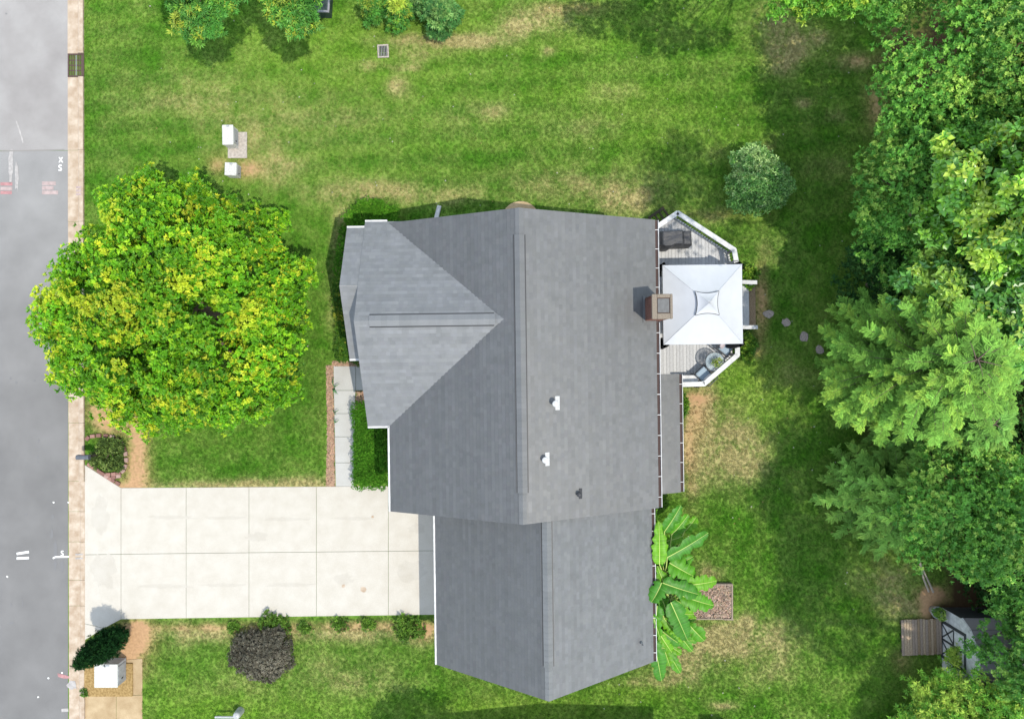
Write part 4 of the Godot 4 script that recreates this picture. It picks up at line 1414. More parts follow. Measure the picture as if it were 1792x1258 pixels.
# ------------------------------------------------------------------ deck, gazebo, patio
func build_deck() -> void:
	var t := thing("deck", "pale grey board deck with white railings behind the house", "deck", Vector3.ZERO, HY)
	var out := PackedVector2Array([Vector2(5.1, -4.75), Vector2(6.85, -5.90), Vector2(9.14, -4.36), Vector2(9.22, -3.9), Vector2(9.22, -0.06), Vector2(7.84, 1.10), Vector2(5.1, 1.14)])
	var x := 5.1
	var k := 0
	while x < 9.2:
		var b := PackedVector2Array([Vector2(x, -7), Vector2(x + 0.132, -7), Vector2(x + 0.132, 2), Vector2(x, 2)])
		for q in Geometry2D.intersect_polygons(b, out):
			var g := Geo.new()
			g.prism(q, 0.565, 0.6, true)
			part("deck_board", g, M.deck_board if (k * 7) % 3 else M.deck_board_pale, t)
		x += 0.141
		k += 1
	var rim := Geo.new()
	for j in out.size() - 1:
		var a := out[j]
		var b := out[j + 1]
		var o := (b - a).normalized()
		var nn := Vector2(o.y, -o.x) * 0.03
		rim.prism(PackedVector2Array([a + nn, b + nn, b, a]), 0.32, 0.602)
	part("rim_board", rim, M.rail_white, t)
	var under := Geo.new()
	under.prism(Geometry2D.offset_polygon(out, -0.08)[0], 0.40, 0.42)
	part("joists", under, M.dark_wood, t)
	for j in out.size() - 1:
		var pg := Geo.new()
		pg.box(Vector3(out[j].x - 0.05, 0, out[j].y + 0.1), Vector3(out[j].x + 0.05, 0.55, out[j].y + 0.2))
		part("post", pg, M.dark_wood, t)
	# railings, open at the stairs
	var runs := [[out[0], out[1]], [out[1], out[2]], [out[2], out[3]], [out[3], Vector2(9.22, -3.05)], [Vector2(9.22, -1.2), out[4]], [out[4], out[5]], [out[5], Vector2(5.1, 1.14)]]
	for r in runs:
		var a: Vector2 = r[0]
		var b: Vector2 = r[1]
		var d := (b - a).normalized()
		var nn := Vector2(d.y, -d.x)
		var len_ := a.distance_to(b)
		var cap := Geo.new()
		var e := 0.06
		cap.box(Vector3(0, 0, -0.10), Vector3(len_ + e, 0.045, 0.10), Transform3D(Basis(UP, -d.angle()), Vector3(a.x - d.x * e / 2, 1.5, a.y - d.y * e / 2)), 0.008)
		part("rail_cap", cap, M.rail_white, t)
		var low := Geo.new()
		low.box(Vector3(0, 0, -0.02), Vector3(len_, 0.06, 0.05), Transform3D(Basis(UP, -d.angle()), Vector3(a.x, 0.68, a.y)), 0.006)
		part("bottom_rail", low, M.rail_white, t)
		var n := int(len_ / 0.115)
		var bm := Geo.new()
		bm.box(Vector3(-0.012, 0.7, -0.012), Vector3(0.012, 1.5, 0.012))
		var bmesh := bm.mesh()
		for j in n:
			var p := a.lerp(b, (j + 0.5) / n) - nn * 0.03
			var o := put("baluster", bmesh, M.dark_metal, t)
			o.position = Vector3(p.x, 0, p.y)
			o.rotation.y = -d.angle()
	for p in [out[1], out[2], out[3], out[4], out[5], Vector2(9.22, -3.05), Vector2(9.22, -1.2)]:
		var pg := Geo.new()
		pg.box(Vector3(p.x - 0.05, 0, p.y - 0.05), Vector3(p.x + 0.05, 1.495, p.y + 0.05), Transform3D(), 0.006)
		part("post", pg, M.rail_white, t)
	# steps down to the lawn
	for j in 2:
		var sg := Geo.new()
		sg.box(Vector3(9.25 + j * 0.84, 0.36 - j * 0.19, -3.0), Vector3(10.08 + j * 0.34, 0.40 - j * 0.19, -1.25), Transform3D(), 0.006)
		part("step", sg, M.deck_board if j == 0 else M.old_wood, t)
	for z in [-3.05, -1.2]:
		var rg := Geo.new()
		rg.box(Vector3(0, 0, -0.08), Vector3(0.98, 0.045, 0.08), Transform3D(Basis(Vector3.BACK, -0.35), Vector3(9.24, 1.5, z)), 0.008)
		part("stair_rail", rg, M.rail_white, t)
		var pg := Geo.new()
		pg.box(Vector3(10.05, 0, z - 0.05), Vector3(10.15, 1.16, z + 0.05), Transform3D(), 0.006)
		part("post", pg, M.rail_white, t)
		var sg := Geo.new()
		sg.box(Vector3(0, -0.3, -0.02), Vector3(1.0, 0, 0.02), Transform3D(Basis(Vector3.BACK, -0.5), Vector3(9.24, 0.55, z + 0.02)))
		part("stringer", sg, M.rail_white, t)

	# gazebo
	var gz := thing("gazebo", "square gazebo with white two-tier canopy standing on the deck", "gazebo", Vector3(7.5, 0.6, -2.16), HY)
	var hw := 1.56
	var sides := [Vector3(1, 0, 0), Vector3(0, 0, 1), Vector3(-1, 0, 0), Vector3(0, 0, -1)]
	for s in 4:
		var o: Vector3 = sides[s]
		var w := UP.cross(o)
		var f := []
		for y in 9:
			for q in 13:
				var tv := y / 8.0
				var tu := q / 12.0 * 2.0 - 1.0
				var half := lerpf(hw, 0.36, tv)
				var sag := 0.05 * sin(PI * tv) * (1.0 - tu * tu)
				f.append(o * half + w * tu * half + UP * (2.1 + 0.62 * tv - sag - 0.02 * (1.0 - tu * tu) * (1.0 - tv)))
		var g := Geo.new()
		g.grid(13, 9, f)
		part("canopy_panel", g, M.canopy, gz)
		var hs := Geo.new()
		hs.bar((o + w) * (hw + 0.002) + UP * 2.104, (o + w) * 0.36 + UP * 2.724, 0.012, 6)
		part("seam", hs, M.canopy, gz)
		var vf := []
		for y in 3:
			for q in 13:
				var tu := q / 12.0 * 2.0 - 1.0
				vf.append(o * (hw + 0.004) + w * tu * hw + UP * (2.1 - 0.02 * (1.0 - tu * tu) - (0.19 + 0.02 * sin(q * PI / 1.5)) * (2 - y) / 2.0))
		var vg := Geo.new()
		vg.grid(13, 3, vf)
		part("valance", vg, M.canopy, gz)
		var uf := []
		for y in 7:
			for q in 11:
				var tv := y / 6.0
				var tu := q / 10.0 * 2.0 - 1.0
				var half := lerpf(0.46, 0.0, tv)
				var bow := 0.075 * (1.0 - tu * tu) * (1.0 - tv)
				uf.append(o * (half - bow) + w * tu * half + UP * (2.80 + 0.34 * tv - 0.05 * sin(PI * tv) - 0.03 * absf(tu) * (1.0 - tv)))
		var ug := Geo.new()
		ug.grid(11, 7, uf)
		part("top_tier", ug, M.canopy, gz)
		var edge := Geo.new()
		var ep := PackedVector3Array()
		var er := PackedFloat32Array()
		for q in 11:
			var tu := q / 10.0 * 2.0 - 1.0
			ep.append(o * (0.455 - 0.075 * (1.0 - tu * tu)) + w * tu * 0.455 + UP * (2.785 - 0.03 * absf(tu)))
			er.append(0.022)
		edge.tube(ep, er, 6)
		part("tier_edge", edge, M.dark_metal, gz)
		var c := (o + w) * 1.42
		var pg := Geo.new()
		pg.box(c + Vector3(-0.035, 0, -0.035), c + Vector3(0.035, 2.1, 0.035), Transform3D(), 0.006)
		part("post", pg, M.dark_metal, gz)
		var bg := Geo.new()
		bg.bar(c + UP * 2.06, o * 1.42 - w * 1.42 + UP * 2.06, 0.022)
		part("beam", bg, M.dark_metal, gz)
		var hg := Geo.new()
		hg.bar(c + UP * 2.06, (o + w) * 0.36 + UP * 2.70, 0.018)
		part("rafter", hg, M.dark_metal, gz)
		# gathered netting tied at the corner post
		var nf := []
		for y in 12:
			for q in 25:
				var tv := y / 11.0
				var a := q / 24.0 * TAU
				var rr := lerpf(0.17, 0.12, absf(tv - 0.45) * 2.0) * (1.0 + 0.35 * sin(a * 6.0 + y * 0.4)) + 0.05
				nf.append(c * (1.0 + 0.05) + Vector3(cos(a), 0, sin(a)) * rr + UP * (0.03 + 2.0 * tv))
		var ng := Geo.new()
		ng.grid(25, 12, nf)
		part("netting", ng, M.net, gz)

	# covered grill
	var gr := thing("grill", "gas grill under a dark grey fabric cover on the deck", "grill", Vector3(6.62, 0.6, -4.95), HY + 0.03)
	var f := []
	var fn := FastNoiseLite.new()
	fn.seed = 5
	fn.frequency = 0.9
	for y in 25:
		for q in 41:
			var a := q / 40.0 * 2.0 - 1.0
			var b := y / 24.0 * 2.0 - 1.0
			var m := maxf(absf(a), absf(b))
			var edge := clampf((1.0 - m) / 0.16, 0.0, 1.0)
			edge = sqrt(1.0 - pow(1.0 - edge, 2.0))
			var hood := 0.92 + 0.22 * smoothstep(0.62, 0.5, absf(a + 0.12))
			var flare := 1.0 + 0.03 * fn.get_noise_2d(a * 2.0, b * 2.0)
			var bulge := 0.09 * smoothstep(0.35, 0.1, absf(a + 0.35)) * smoothstep(0.5, 1.0, b)
			f.append(Vector3(a * 0.80 * flare, 0.03 + hood * edge + 0.03 * fn.get_noise_2d(a * 1.5 + 9.0, b * 1.5) * edge, (b * 0.32 + bulge) * flare))
	var gg := Geo.new()
	gg.grid(41, 25, f)
	part("cover", gg, M.grill_cover, gr)
	for sx in [-0.6, 0.6]:
		for sz in [-0.2, 0.2]:
			var wg := Geo.new()
			wg.bar(Vector3(sx - 0.02, 0.05, sz), Vector3(sx + 0.02, 0.05, sz), 0.05, 10)
			part("wheel", wg, M.dark_metal, gr)

	# round mesh table and two chairs in the deck's lower corner
	var tb := thing("patio_table", "round wire patio table with a plant on it, between two chairs", "table", Vector3(8.36, 0.6, 0.10), 0)
	var ring := Geo.new()
	var rp := PackedVector3Array()
	var rr2 := PackedFloat32Array()
	for j in 33:
		rp.append(Vector3(cos(TAU * j / 32), 0, sin(TAU * j / 32)) * 0.40 + UP * 0.70)
		rr2.append(0.017)
	ring.tube(rp, rr2, 6, false)
	part("rim", ring, M.wire, tb)
	var gl := Geo.new()
	gl.lathe(Vector3(0, 0.695, 0), PackedVector2Array([Vector2(0.0, 0), Vector2(0.39, 0), Vector2(0.39, 0.008), Vector2(0.0, 0.008)]), 32)
	part("glass", gl, M.glass, tb)
	var wr := Geo.new()
	for j in 13:
		var xx := -0.36 + j * 0.06
		var zz := sqrt(maxf(0.0, 0.39 * 0.39 - xx * xx))
		wr.bar(Vector3(xx, 0.685, -zz), Vector3(xx, 0.685, zz), 0.005, 4)
		wr.bar(Vector3(-zz, 0.682, xx), Vector3(zz, 0.682, xx), 0.005, 4)
	part("wire_mesh", wr, M.wire, tb)
	for j in 3:
		var a := TAU * j / 3.0 + 0.4
		var lg := Geo.new()
		lg.tube(PackedVector3Array([Vector3(cos(a), 0, sin(a)) * 0.32, Vector3(cos(a), 0, sin(a)) * 0.12 + UP * 0.35, Vector3(cos(a), 0, sin(a)) * 0.33 + UP * 0.68]), PackedFloat32Array([0.015, 0.015, 0.015]), 6)
		part("leg", lg, M.wire, tb)
	var pot := thing("table_plant", "small leafy potted plant standing on the round patio table", "plant", Vector3(8.38, 1.31, 0.12))
	var pg2 := Geo.new()
	pg2.lathe(Vector3.ZERO, PackedVector2Array([Vector2(0.0, 0), Vector2(0.06, 0), Vector2(0.085, 0.13), Vector2(0.075, 0.13), Vector2(0.07, 0.1), Vector2(0, 0.1)]), 16)
	part("pot", pg2, M.dark_wood, pot)
	foliage(pot, "foliage", [Vector4(8.38, 1.5, 0.12, 0.13)], spray(61, 6, 0.14, 0.03, 30, 80, 0.02), M.leaf, 160.0, [lin(0.08, 0.16, 0.03), lin(0.2, 0.3, 0.05), lin(0.35, 0.42, 0.1), lin(0.45, 0.5, 0.15)], 0.3)
	chair("patio_chair", Vector3(8.86, 0.6, -0.50), -2.25, M.pillow_pink, "metal patio chair with blue seat and pale pink pillow by the gazebo")
	chair("patio_chair", Vector3(7.95, 0.6, 0.62), 0.75, M.pillow_white, "metal patio chair with blue seat and white pillow beside the deck box")

	var db := thing("deck_box", "long white storage box on the deck against the railing", "box", Vector3(7.27, 0.6, 0.87), HY)
	var bg2 := Geo.new()
	bg2.box(Vector3(-0.42, 0.0, -0.2), Vector3(0.42, 0.44, 0.2), Transform3D(), 0.02)
	part("body", bg2, M.rail_white, db)
	var lg2 := Geo.new()
	lg2.box(Vector3(-0.44, 0.445, -0.22), Vector3(0.44, 0.5, 0.22), Transform3D(), 0.02)
	part("lid", lg2, M.rail_white, db)


func chair(called: String, at: Vector3, turn: float, pil: Material, label: String) -> void:
	var t := thing(called, label, "chair", at, turn, "patio chairs on the deck")
	var fr := Geo.new()
	for x in [-0.27, 0.27]:
		fr.tube(PackedVector3Array([Vector3(x, 0.42, -0.27), Vector3(x, 0.44, 0.25), Vector3(x, 0.65, 0.31), Vector3(x * 0.95, 0.98, 0.40)]), PackedFloat32Array([0.016, 0.016, 0.016, 0.016]), 6)
		fr.tube(PackedVector3Array([Vector3(x, 0.42, -0.27), Vector3(x * 1.08, 0.64, -0.27), Vector3(x * 1.08, 0.66, 0.3)]), PackedFloat32Array([0.016, 0.02, 0.02]), 6)
	fr.bar(Vector3(-0.27, 0.42, -0.27), Vector3(0.27, 0.42, -0.27), 0.016)
	fr.bar(Vector3(-0.26, 0.98, 0.40), Vector3(0.26, 0.98, 0.40), 0.018)
	part("frame", fr, M.wire, t)
	for k in 9:
		var x := -0.22 + k * 0.055
		var g := Geo.new()
		g.tube(PackedVector3Array([Vector3(x, 0.44, 0.25), Vector3(x, 0.65, 0.31), Vector3(x, 0.98, 0.40)]), PackedFloat32Array([0.008, 0.008, 0.008]), 4)
		part("back_slat", g, M.wire, t)
	for x in [-0.26, 0.26]:
		for z in [-0.26, 0.27]:
			var g := Geo.new()
			g.tube(PackedVector3Array([Vector3(x * 1.1, 0, z * 1.15), Vector3(x, 0.43, z)]), PackedFloat32Array([0.016, 0.016]), 6)
			part("leg", g, M.wire, t)
	var c := Geo.new()
	c.box(Vector3(-0.24, 0.45, -0.25), Vector3(0.24, 0.53, 0.22), Transform3D(), 0.03)
	part("seat_cushion", c, M.seat_blue, t)
	var p := Geo.new()
	p.box(Vector3(-0.2, -0.19, -0.06), Vector3(0.2, 0.19, 0.06), Transform3D(Basis(Vector3.RIGHT, 0.55), Vector3(0, 0.76, 0.22)), 0.05)
	part("pillow", p, pil, t)


# ------------------------------------------------------------------ street side
func street_things() -> void:
	# transformer on its pad
	var pad := Geo.new()
	pad.box(Vector3(-18.35, -0.05, 13.0), Vector3(-16.25, 0.1, 14.42), Transform3D(), 0.02)
	tag(part("concrete_pad", pad, M.tan_pad), "weathered tan pad under the big white utility cabinet", "pad")
	var tf := thing("utility_cabinet", "big square white utility cabinet on a pad by the sidewalk", "cabinet", Vector3(-16.98, 0.1, 13.22), 0.0)
	cabinet(tf, 0.98, 0.98, 0.74)
	var p2_ := Geo.new()
	p2_.box(Vector3(-12.18, -0.05, -9.74), Vector3(-11.36, 0.07, -8.62), Transform3D(), 0.015)
	tag(part("concrete_pad", p2_, M.pad_concrete), "pale concrete pad between two small white cabinets on the lawn", "pad")
	var c1 := thing("utility_cabinet", "tall narrow white cabinet at the north end of the concrete pad", "cabinet", Vector3(-11.93, 0.07, -9.42), 0.02)
	cabinet(c1, 0.47, 0.84, 0.66)
	var c2 := thing("utility_cabinet", "low white cabinet just above the big yellow-green tree", "cabinet", Vector3(-11.86, 0.0, -8.02), -0.04)
	cabinet(c2, 0.50, 0.55, 0.6)

	# lawn drain
	var d := thing("lawn_drain", "square concrete lawn drain with a steel grate near the top", "drain", pt(670.5, 90), 0.05)
	var fr := Geo.new()
	for q in [[-0.24, -0.28, 0.24, -0.22], [-0.24, 0.22, 0.24, 0.28], [-0.24, -0.22, -0.18, 0.22], [0.18, -0.22, 0.24, 0.22]]:
		fr.box(Vector3(q[0], -0.05, q[1]), Vector3(q[2], 0.07, q[3]), Transform3D(), 0.008)
	part("frame", fr, M.pad_concrete, d)
	var pit := Geo.new()
	pit.box(Vector3(-0.2, -0.02, -0.24), Vector3(0.2, 0.012, 0.24))
	part("pit", pit, M.drain_dark, d)
	for k in 5:
		var b := Geo.new()
		b.box(Vector3(-0.155 + k * 0.07, 0.03, -0.22), Vector3(-0.125 + k * 0.07, 0.06, 0.22), Transform3D(), 0.004)
		part("bar", b, M.drain_steel, d)

	# mailbox
	var mb := thing("mailbox", "dark grey mailbox on a post above the brick planter bed", "mailbox", Vector3(-17.72, 0, 4.05), 0.0)
	var po := Geo.new()
	po.box(Vector3(0.0, 0, -0.05), Vector3(0.1, 1.0, 0.05), Transform3D(), 0.008)
	part("post", po, M.dark_wood, mb)
	var bx := Geo.new()
	var prof := PackedVector2Array()
	for k in 9:
		var a := PI * k / 8.0
		prof.append(Vector2(cos(a) * 0.1, 0.1 + sin(a) * 0.1))
	prof.append(Vector2(-0.1, 0.0))
	prof.append(Vector2(0.1, 0.0))
	for k in prof.size():
		var a := prof[k]
		var b := prof[(k + 1) % prof.size()]
		bx.face(PackedVector3Array([Vector3(-0.32, 1.0 + a.y, a.x), Vector3(0.2, 1.0 + a.y, a.x), Vector3(0.2, 1.0 + b.y, b.x), Vector3(-0.32, 1.0 + b.y, b.x)]), Vector3(0, (a.y + b.y) / 2.0 - 0.09, (a.x + b.x) / 2.0))
	for x in [-0.32, 0.2]:
		var en := PackedVector3Array()
		for a in prof:
			en.append(Vector3(x, 1.0 + a.y, a.x))
		bx.face(en, Vector3(signf(x), 0, 0))
	part("box", bx, M.mailbox, mb)
	var fl := Geo.new()
	fl.box(Vector3(-0.1, 1.1, -0.125), Vector3(0.02, 1.14, -0.105))
	part("flag", fl, M.paint_red, mb)

	# bricks laid round the mailbox bed
	var ring := thing("brick_edging", "ring of reddish bricks edging the mailbox bed by the driveway", "edging")
	var bm := Geo.new()
	bm.box(Vector3(-0.098, 0, -0.075), Vector3(0.098, 0.11, 0.075), Transform3D(), 0.012)
	var bmesh := bm.mesh()
	var kinds := [M.paver_brick, M.paver_brick_dark, M.paver_brick_pale]
	var path := [[151, 771], [158, 763.5], [168, 762.5], [180, 762], [192, 762.5], [202, 765.5], [210, 772], [216, 780], [220, 789], [221, 799], [221, 810], [219, 820], [213, 827], [204, 829], [195, 829.5], [187, 830]]
	for run in [path, [[155, 812], [166, 819], [178, 827], [190, 835], [201, 842], [212, 848]], [[196, 836], [204, 834], [212, 833]]]:
		for k in run.size() - 1:
			var a := pt(run[k][0], run[k][1])
			var b := pt(run[k + 1][0], run[k + 1][1])
			var n := maxi(1, int(round(a.distance_to(b) / 0.205)))
			for j in n:
				var o := put("brick", bmesh, kinds[rng.randi() % 3], ring)
				o.position = a.lerp(b, (j + 0.5) / n) + Vector3(rng.randf_range(-0.015, 0.015), rng.randf_range(0.0, 0.02), rng.randf_range(-0.015, 0.015))
				o.rotation = Vector3(rng.randf_range(-0.04, 0.04), -atan2(b.z - a.z, b.x - a.x) + rng.randf_range(-0.07, 0.07), rng.randf_range(-0.04, 0.04))

	# short stout post cut by the lower edge
	var lp := thing("garden_post", "short stout grey post with a side arm at the bottom edge", "post", pt(413, 1253, 0.5) * Vector3(1, 0, 1), -0.03)
	var lg := Geo.new()
	lg.lathe(Vector3.ZERO, PackedVector2Array([Vector2(0.17, 0.0), Vector2(0.16, 0.42), Vector2(0.15, 0.50), Vector2(0.11, 0.56), Vector2(0.0, 0.58)]), 20)
	part("body", lg, M.lamp_grey, lp)
	var ag := Geo.new()
	ag.tube(PackedVector3Array([Vector3(-0.1, 0.36, 0.12), Vector3(-0.95, 0.36, 0.14)]), PackedFloat32Array([0.05, 0.05]), 10)
	part("arm", ag, M.lamp_grey, lp)
	# air conditioner cut by the lower edge
	var ac := thing("air_conditioner", "dark air conditioner with a pale metal frame at the bottom edge", "air conditioner", pt(1250, 1275), 0.02)
	var b1 := Geo.new()
	b1.box(Vector3(-0.42, 0, -0.42), Vector3(0.42, 0.7, 0.42), Transform3D(), 0.02)
	part("body", b1, M.green_box, ac)
	var b2 := Geo.new()
	for q in [[-0.44, -0.44, 0.44, -0.36], [-0.44, 0.36, 0.44, 0.44], [-0.44, -0.36, -0.36, 0.36], [0.36, -0.36, 0.44, 0.36]]:
		b2.box(Vector3(q[0], 0.68, q[1]), Vector3(q[2], 0.76, q[3]), Transform3D(), 0.01)
	part("frame", b2, M.lamp_grey, ac)
	for k in 10:
		var b3 := Geo.new()
		b3.bar(Vector3(-0.34 + k * 0.075, 0.725, -0.36), Vector3(-0.34 + k * 0.075, 0.725, 0.36), 0.008, 4)
		part("grille_bar", b3, M.dark_metal, ac)
	# green box at the top edge
	var gb := thing("green_utility_box", "dark green utility box with a grey rim at the top edge", "utility box", Vector3(-8.05, 0, -15.05), -0.05)
	var g1 := Geo.new()
	g1.box(Vector3(-0.45, 0, -0.45), Vector3(0.35, 0.62, 0.42), Transform3D(), 0.02)
	part("body", g1, M.green_box, gb)
	var g2 := Geo.new()
	for q in [[-0.47, 0.36, 0.37, 0.44], [0.30, -0.45, 0.38, 0.36]]:
		g2.box(Vector3(q[0], 0.55, q[1]), Vector3(q[2], 0.64, q[3]), Transform3D(), 0.01)
	part("rim", g2, M.drain_steel, gb)


func cabinet(t: Node3D, w: float, d: float, h: float) -> void:
	var b := Geo.new()
	b.box(Vector3(-w / 2 + 0.02, 0, -d / 2 + 0.02), Vector3(w / 2 - 0.02, h - 0.03, d / 2 - 0.02), Transform3D(), 0.01)
	part("body", b, M.utility_grey if w > 0.9 else M.utility_white, t)
	var l := Geo.new()
	l.box(Vector3(-w / 2, h - 0.045, -d / 2), Vector3(w / 2, h, d / 2), Transform3D(), 0.018)
	part("lid", l, M.utility_white, t)
	var k := Geo.new()
	k.box(Vector3(w / 2 - 0.02, h * 0.12, -d * 0.36), Vector3(w / 2 + 0.006, h * 0.86, d * 0.36), Transform3D(), 0.008)
	part("door", k, M.utility_grey, t)
	var q := Geo.new()
	q.box(Vector3(w / 2 + 0.006, h * 0.45, d * 0.2), Vector3(w / 2 + 0.03, h * 0.6, d * 0.25), Transform3D(), 0.006)
	part("latch", q, M.dark_metal, t)
	var hp := Geo.new()
	hp.box(Vector3(-w * 0.1, h, -d / 2 + 0.02), Vector3(w * 0.15, h + 0.02, -d / 2 + 0.1), Transform3D(), 0.006)
	part("hinge", hp, M.utility_grey, t)


# ------------------------------------------------------------------ back garden
func yard_things() -> void:
	# stepping stones
	var words_ := ["tan stepping stone nearest the deck steps", "greyish stepping stone second from the deck steps", "rough pinkish stepping stone in the middle of the row", "dark edged stepping stone second from the light green cedar", "flat round stepping stone nearest the light green cedar"]
	var spots := [[1345, 550, 9.5, 7], [1376, 564, 8, 7], [1407, 589, 8, 9], [1435, 612, 7, 8], [1461, 633, 8, 7]]
	for k in 5:
		var q := ragged(spots[k][0], spots[k][1], spots[k][2], spots[k][3], 300 + k, 13, 0.16)
		var g := Geo.new()
		g.prism(q, -0.03, 0.035)
		var top := Geometry2D.offset_polygon(q, -0.02)
		g.prism(top[0], 0.03, 0.048)
		tag(part("stepping_stone", g, M.stone), words_[k], "stone", "stepping stones from the deck to the trees")

	# raised garden bed
	var rb := thing("raised_bed", "square wooden garden bed of brown soil beside the banana plants", "garden bed")
	var x0 := 7.56
	var x1 := 9.42
	var z0 := 9.56
	var z1 := 11.08
	for q in [[x0, z0, x1, z0 + 0.06], [x0, z1 - 0.06, x1 - 0.4, z1], [x1 - 0.38, z1 - 0.04, x1 + 0.02, z1 + 0.02], [x0, z0 + 0.06, x0 + 0.06, z1 - 0.06], [x1 - 0.07, z0 + 0.05, x1, z1 - 0.03]]:
		var g := Geo.new()
		g.box(Vector3(q[0], 0, q[1]), Vector3(q[2], 0.24, q[3]), Transform3D(), 0.008)
		part("board", g, M.grey_wood, rb)
	var sg := Geo.new()
	var f := []
	var fn := FastNoiseLite.new()
	fn.seed = 8
	fn.frequency = 2.2
	for y in 24:
		for x in 30:
			var px := lerpf(x0 + 0.05, x1 - 0.06, x / 29.0)
			var pz := lerpf(z0 + 0.05, z1 - 0.05, y / 23.0)
			f.append(Vector3(px, 0.17 + 0.05 * fn.get_noise_2d(px, pz), pz))
	sg.grid(30, 24, f)
	part("soil", sg, M.bed_soil, rb)
	var cw := []
	var ct := PackedColorArray()
	for k in 1500:
		cw.append(Transform3D(Basis.from_euler(Vector3(rng.randf_range(-0.6, 0.6), rng.randf() * TAU, rng.randf_range(-0.6, 0.6))), Vector3(rng.randf_range(x0 + 0.08, x1 - 0.1), 0.19 + rng.randf_range(-0.02, 0.03), rng.randf_range(z0 + 0.08, z1 - 0.08))))
		ct.append(jit(lin(0.95, 1.05, 1.15), 0.5))
	var cg := Geo.new()
	cg.box(Vector3(-0.05, -0.01, -0.018), Vector3(0.05, 0.01, 0.018))
	many("straw_chips", cg.mesh(), M.chip_a, cw, ct, rb)

	# trellis by the deck corner
	var tr := thing("trellis_panel", "dark wooden panel with open slots leaning at the deck corner", "trellis", Vector3(6.3, 0.0, -6.1), 0.62)
	tr.scale = Vector3(0.72, 1, 0.72)
	for q in [[-0.55, -0.03, -0.45, 0.03], [0.45, -0.03, 0.55, 0.03], [-0.17, -0.03, -0.09, 0.03], [0.13, -0.03, 0.21, 0.03]]:
		var g := Geo.new()
		g.box(Vector3(q[0], 0.0, -0.22), Vector3(q[2], 0.06, 0.22))
		part("slat", g, M.dark_wood, tr)
	for z in [-0.3, 0.3]:
		var g := Geo.new()
		g.box(Vector3(-0.55, 0.0, z - 0.08), Vector3(0.55, 0.07, z + 0.08))
		part("rail", g, M.dark_wood, tr)

	var sp := Geo.new()
	sp.box(Vector3(-0.09, 0, -0.4), Vector3(0.09, 0.1, 0.25), Transform3D(Basis(UP, -0.25), pt(765, 376, 0.0)), 0.02)
	tag(part("splash_block", sp, M.pvc), "white splash block poking out beyond the north wall", "splash block")
	var st := Geo.new()
	st.lathe(pt(911, 386), PackedVector2Array([Vector2(0.82, 0), Vector2(0.82, 0.1), Vector2(0.78, 0.12), Vector2(0, 0.12)]), 26)
	tag(part("landing_pad", st, M.tan_concrete), "round pale concrete pad showing past the roof peak", "pad")

	# wooden platform and the little barn shed
	var pl := thing("wooden_platform", "weathered plank platform in front of the white shed", "platform", Vector3(17.5, 0, 11.85), 0.03)
	var n := 15
	for k in n:
		var g := Geo.new()
		var w := 1.72 / n
		g.box(Vector3(-0.86 + k * w + 0.006, 0.12, -0.76 + rng.randf_range(-0.015, 0.015)), Vector3(-0.86 + (k + 1) * w - 0.006, 0.16 + rng.randf_range(0, 0.008), 0.76 + rng.randf_range(-0.02, 0.02)), Transform3D(), 0.006)
		part("plank", g, [M.plank_pale, M.old_wood, M.plank_pale, M.grey_wood][rng.randi() % 4], pl)
	for z in [-0.6, 0.0, 0.6]:
		var g := Geo.new()
		g.box(Vector3(-0.85, 0, z - 0.05), Vector3(0.85, 0.12, z + 0.05))
		part("joist", g, M.dark_wood, pl)

	var sh := thing("garden_shed", "small white barn shed with dark trim and a crossed door", "shed", Vector3(18.45, 0, 11.95), 0.0)
	var prof := [Vector2(-1.32, 0.0), Vector2(-1.32, 1.5), Vector2(-1.05, 2.05), Vector2(-0.45, 2.5), Vector2(0.0, 2.6), Vector2(0.45, 2.5), Vector2(1.05, 2.05), Vector2(1.32, 1.5), Vector2(1.32, 0.0)]
	for x in [0.0, 2.4]:
		var g := Geo.new()
		var en := PackedVector3Array()
		for q in prof:
			en.append(Vector3(x, q.y, q.x))
		g.face(en, Vector3(-1 if x == 0.0 else 1, 0, 0))
		part("gable_wall", g, M.shed_white, sh)
	for s in [0, 7]:
		var g := Geo.new()
		g.face(PackedVector3Array([Vector3(0, prof[s].y, prof[s].x), Vector3(0, prof[s + 1].y, prof[s + 1].x), Vector3(2.4, prof[s + 1].y, prof[s + 1].x), Vector3(2.4, prof[s].y, prof[s].x)]), Vector3(0, 0, -1 if s == 0 else 1))
		part("side_wall", g, M.shed_trim if s == 0 else M.shed_white, sh)
	for s in range(1, 7):
		var a := Vector3(-0.08, prof[s].y + 0.03, prof[s].x * 1.03)
		var b := Vector3(-0.08, prof[s + 1].y + 0.03, prof[s + 1].x * 1.03)
		var l := Vector3(2.56, 0, 0)
		var o := Vector3(0, b.z - a.z, a.y - b.y) * -1.0
		if o.y < 0:
			o = -o
		o = o.normalized()
		var g := Geo.new()
		g.face(PackedVector3Array([a + o * 0.04, b + o * 0.04, b + l + o * 0.04, a + l + o * 0.04]), o)
		g.face(PackedVector3Array([a, b, b + l, a + l]), -o)
		g.face(PackedVector3Array([a, b, b + o * 0.04, a + o * 0.04]), Vector3.LEFT)
		g.face(PackedVector3Array([a + l, b + l, b + l + o * 0.04, a + l + o * 0.04]), Vector3.RIGHT)
		part("roof", g, M.shed_roof, sh)
		var tg := Geo.new()
		var w := -o * 0.12
		tg.face(PackedVector3Array([a + Vector3(-0.012, 0, 0) + o * 0.05, b + Vector3(-0.012, 0, 0) + o * 0.05, b + Vector3(-0.012, 0, 0) + w, a + Vector3(-0.012, 0, 0) + w]), Vector3.LEFT)
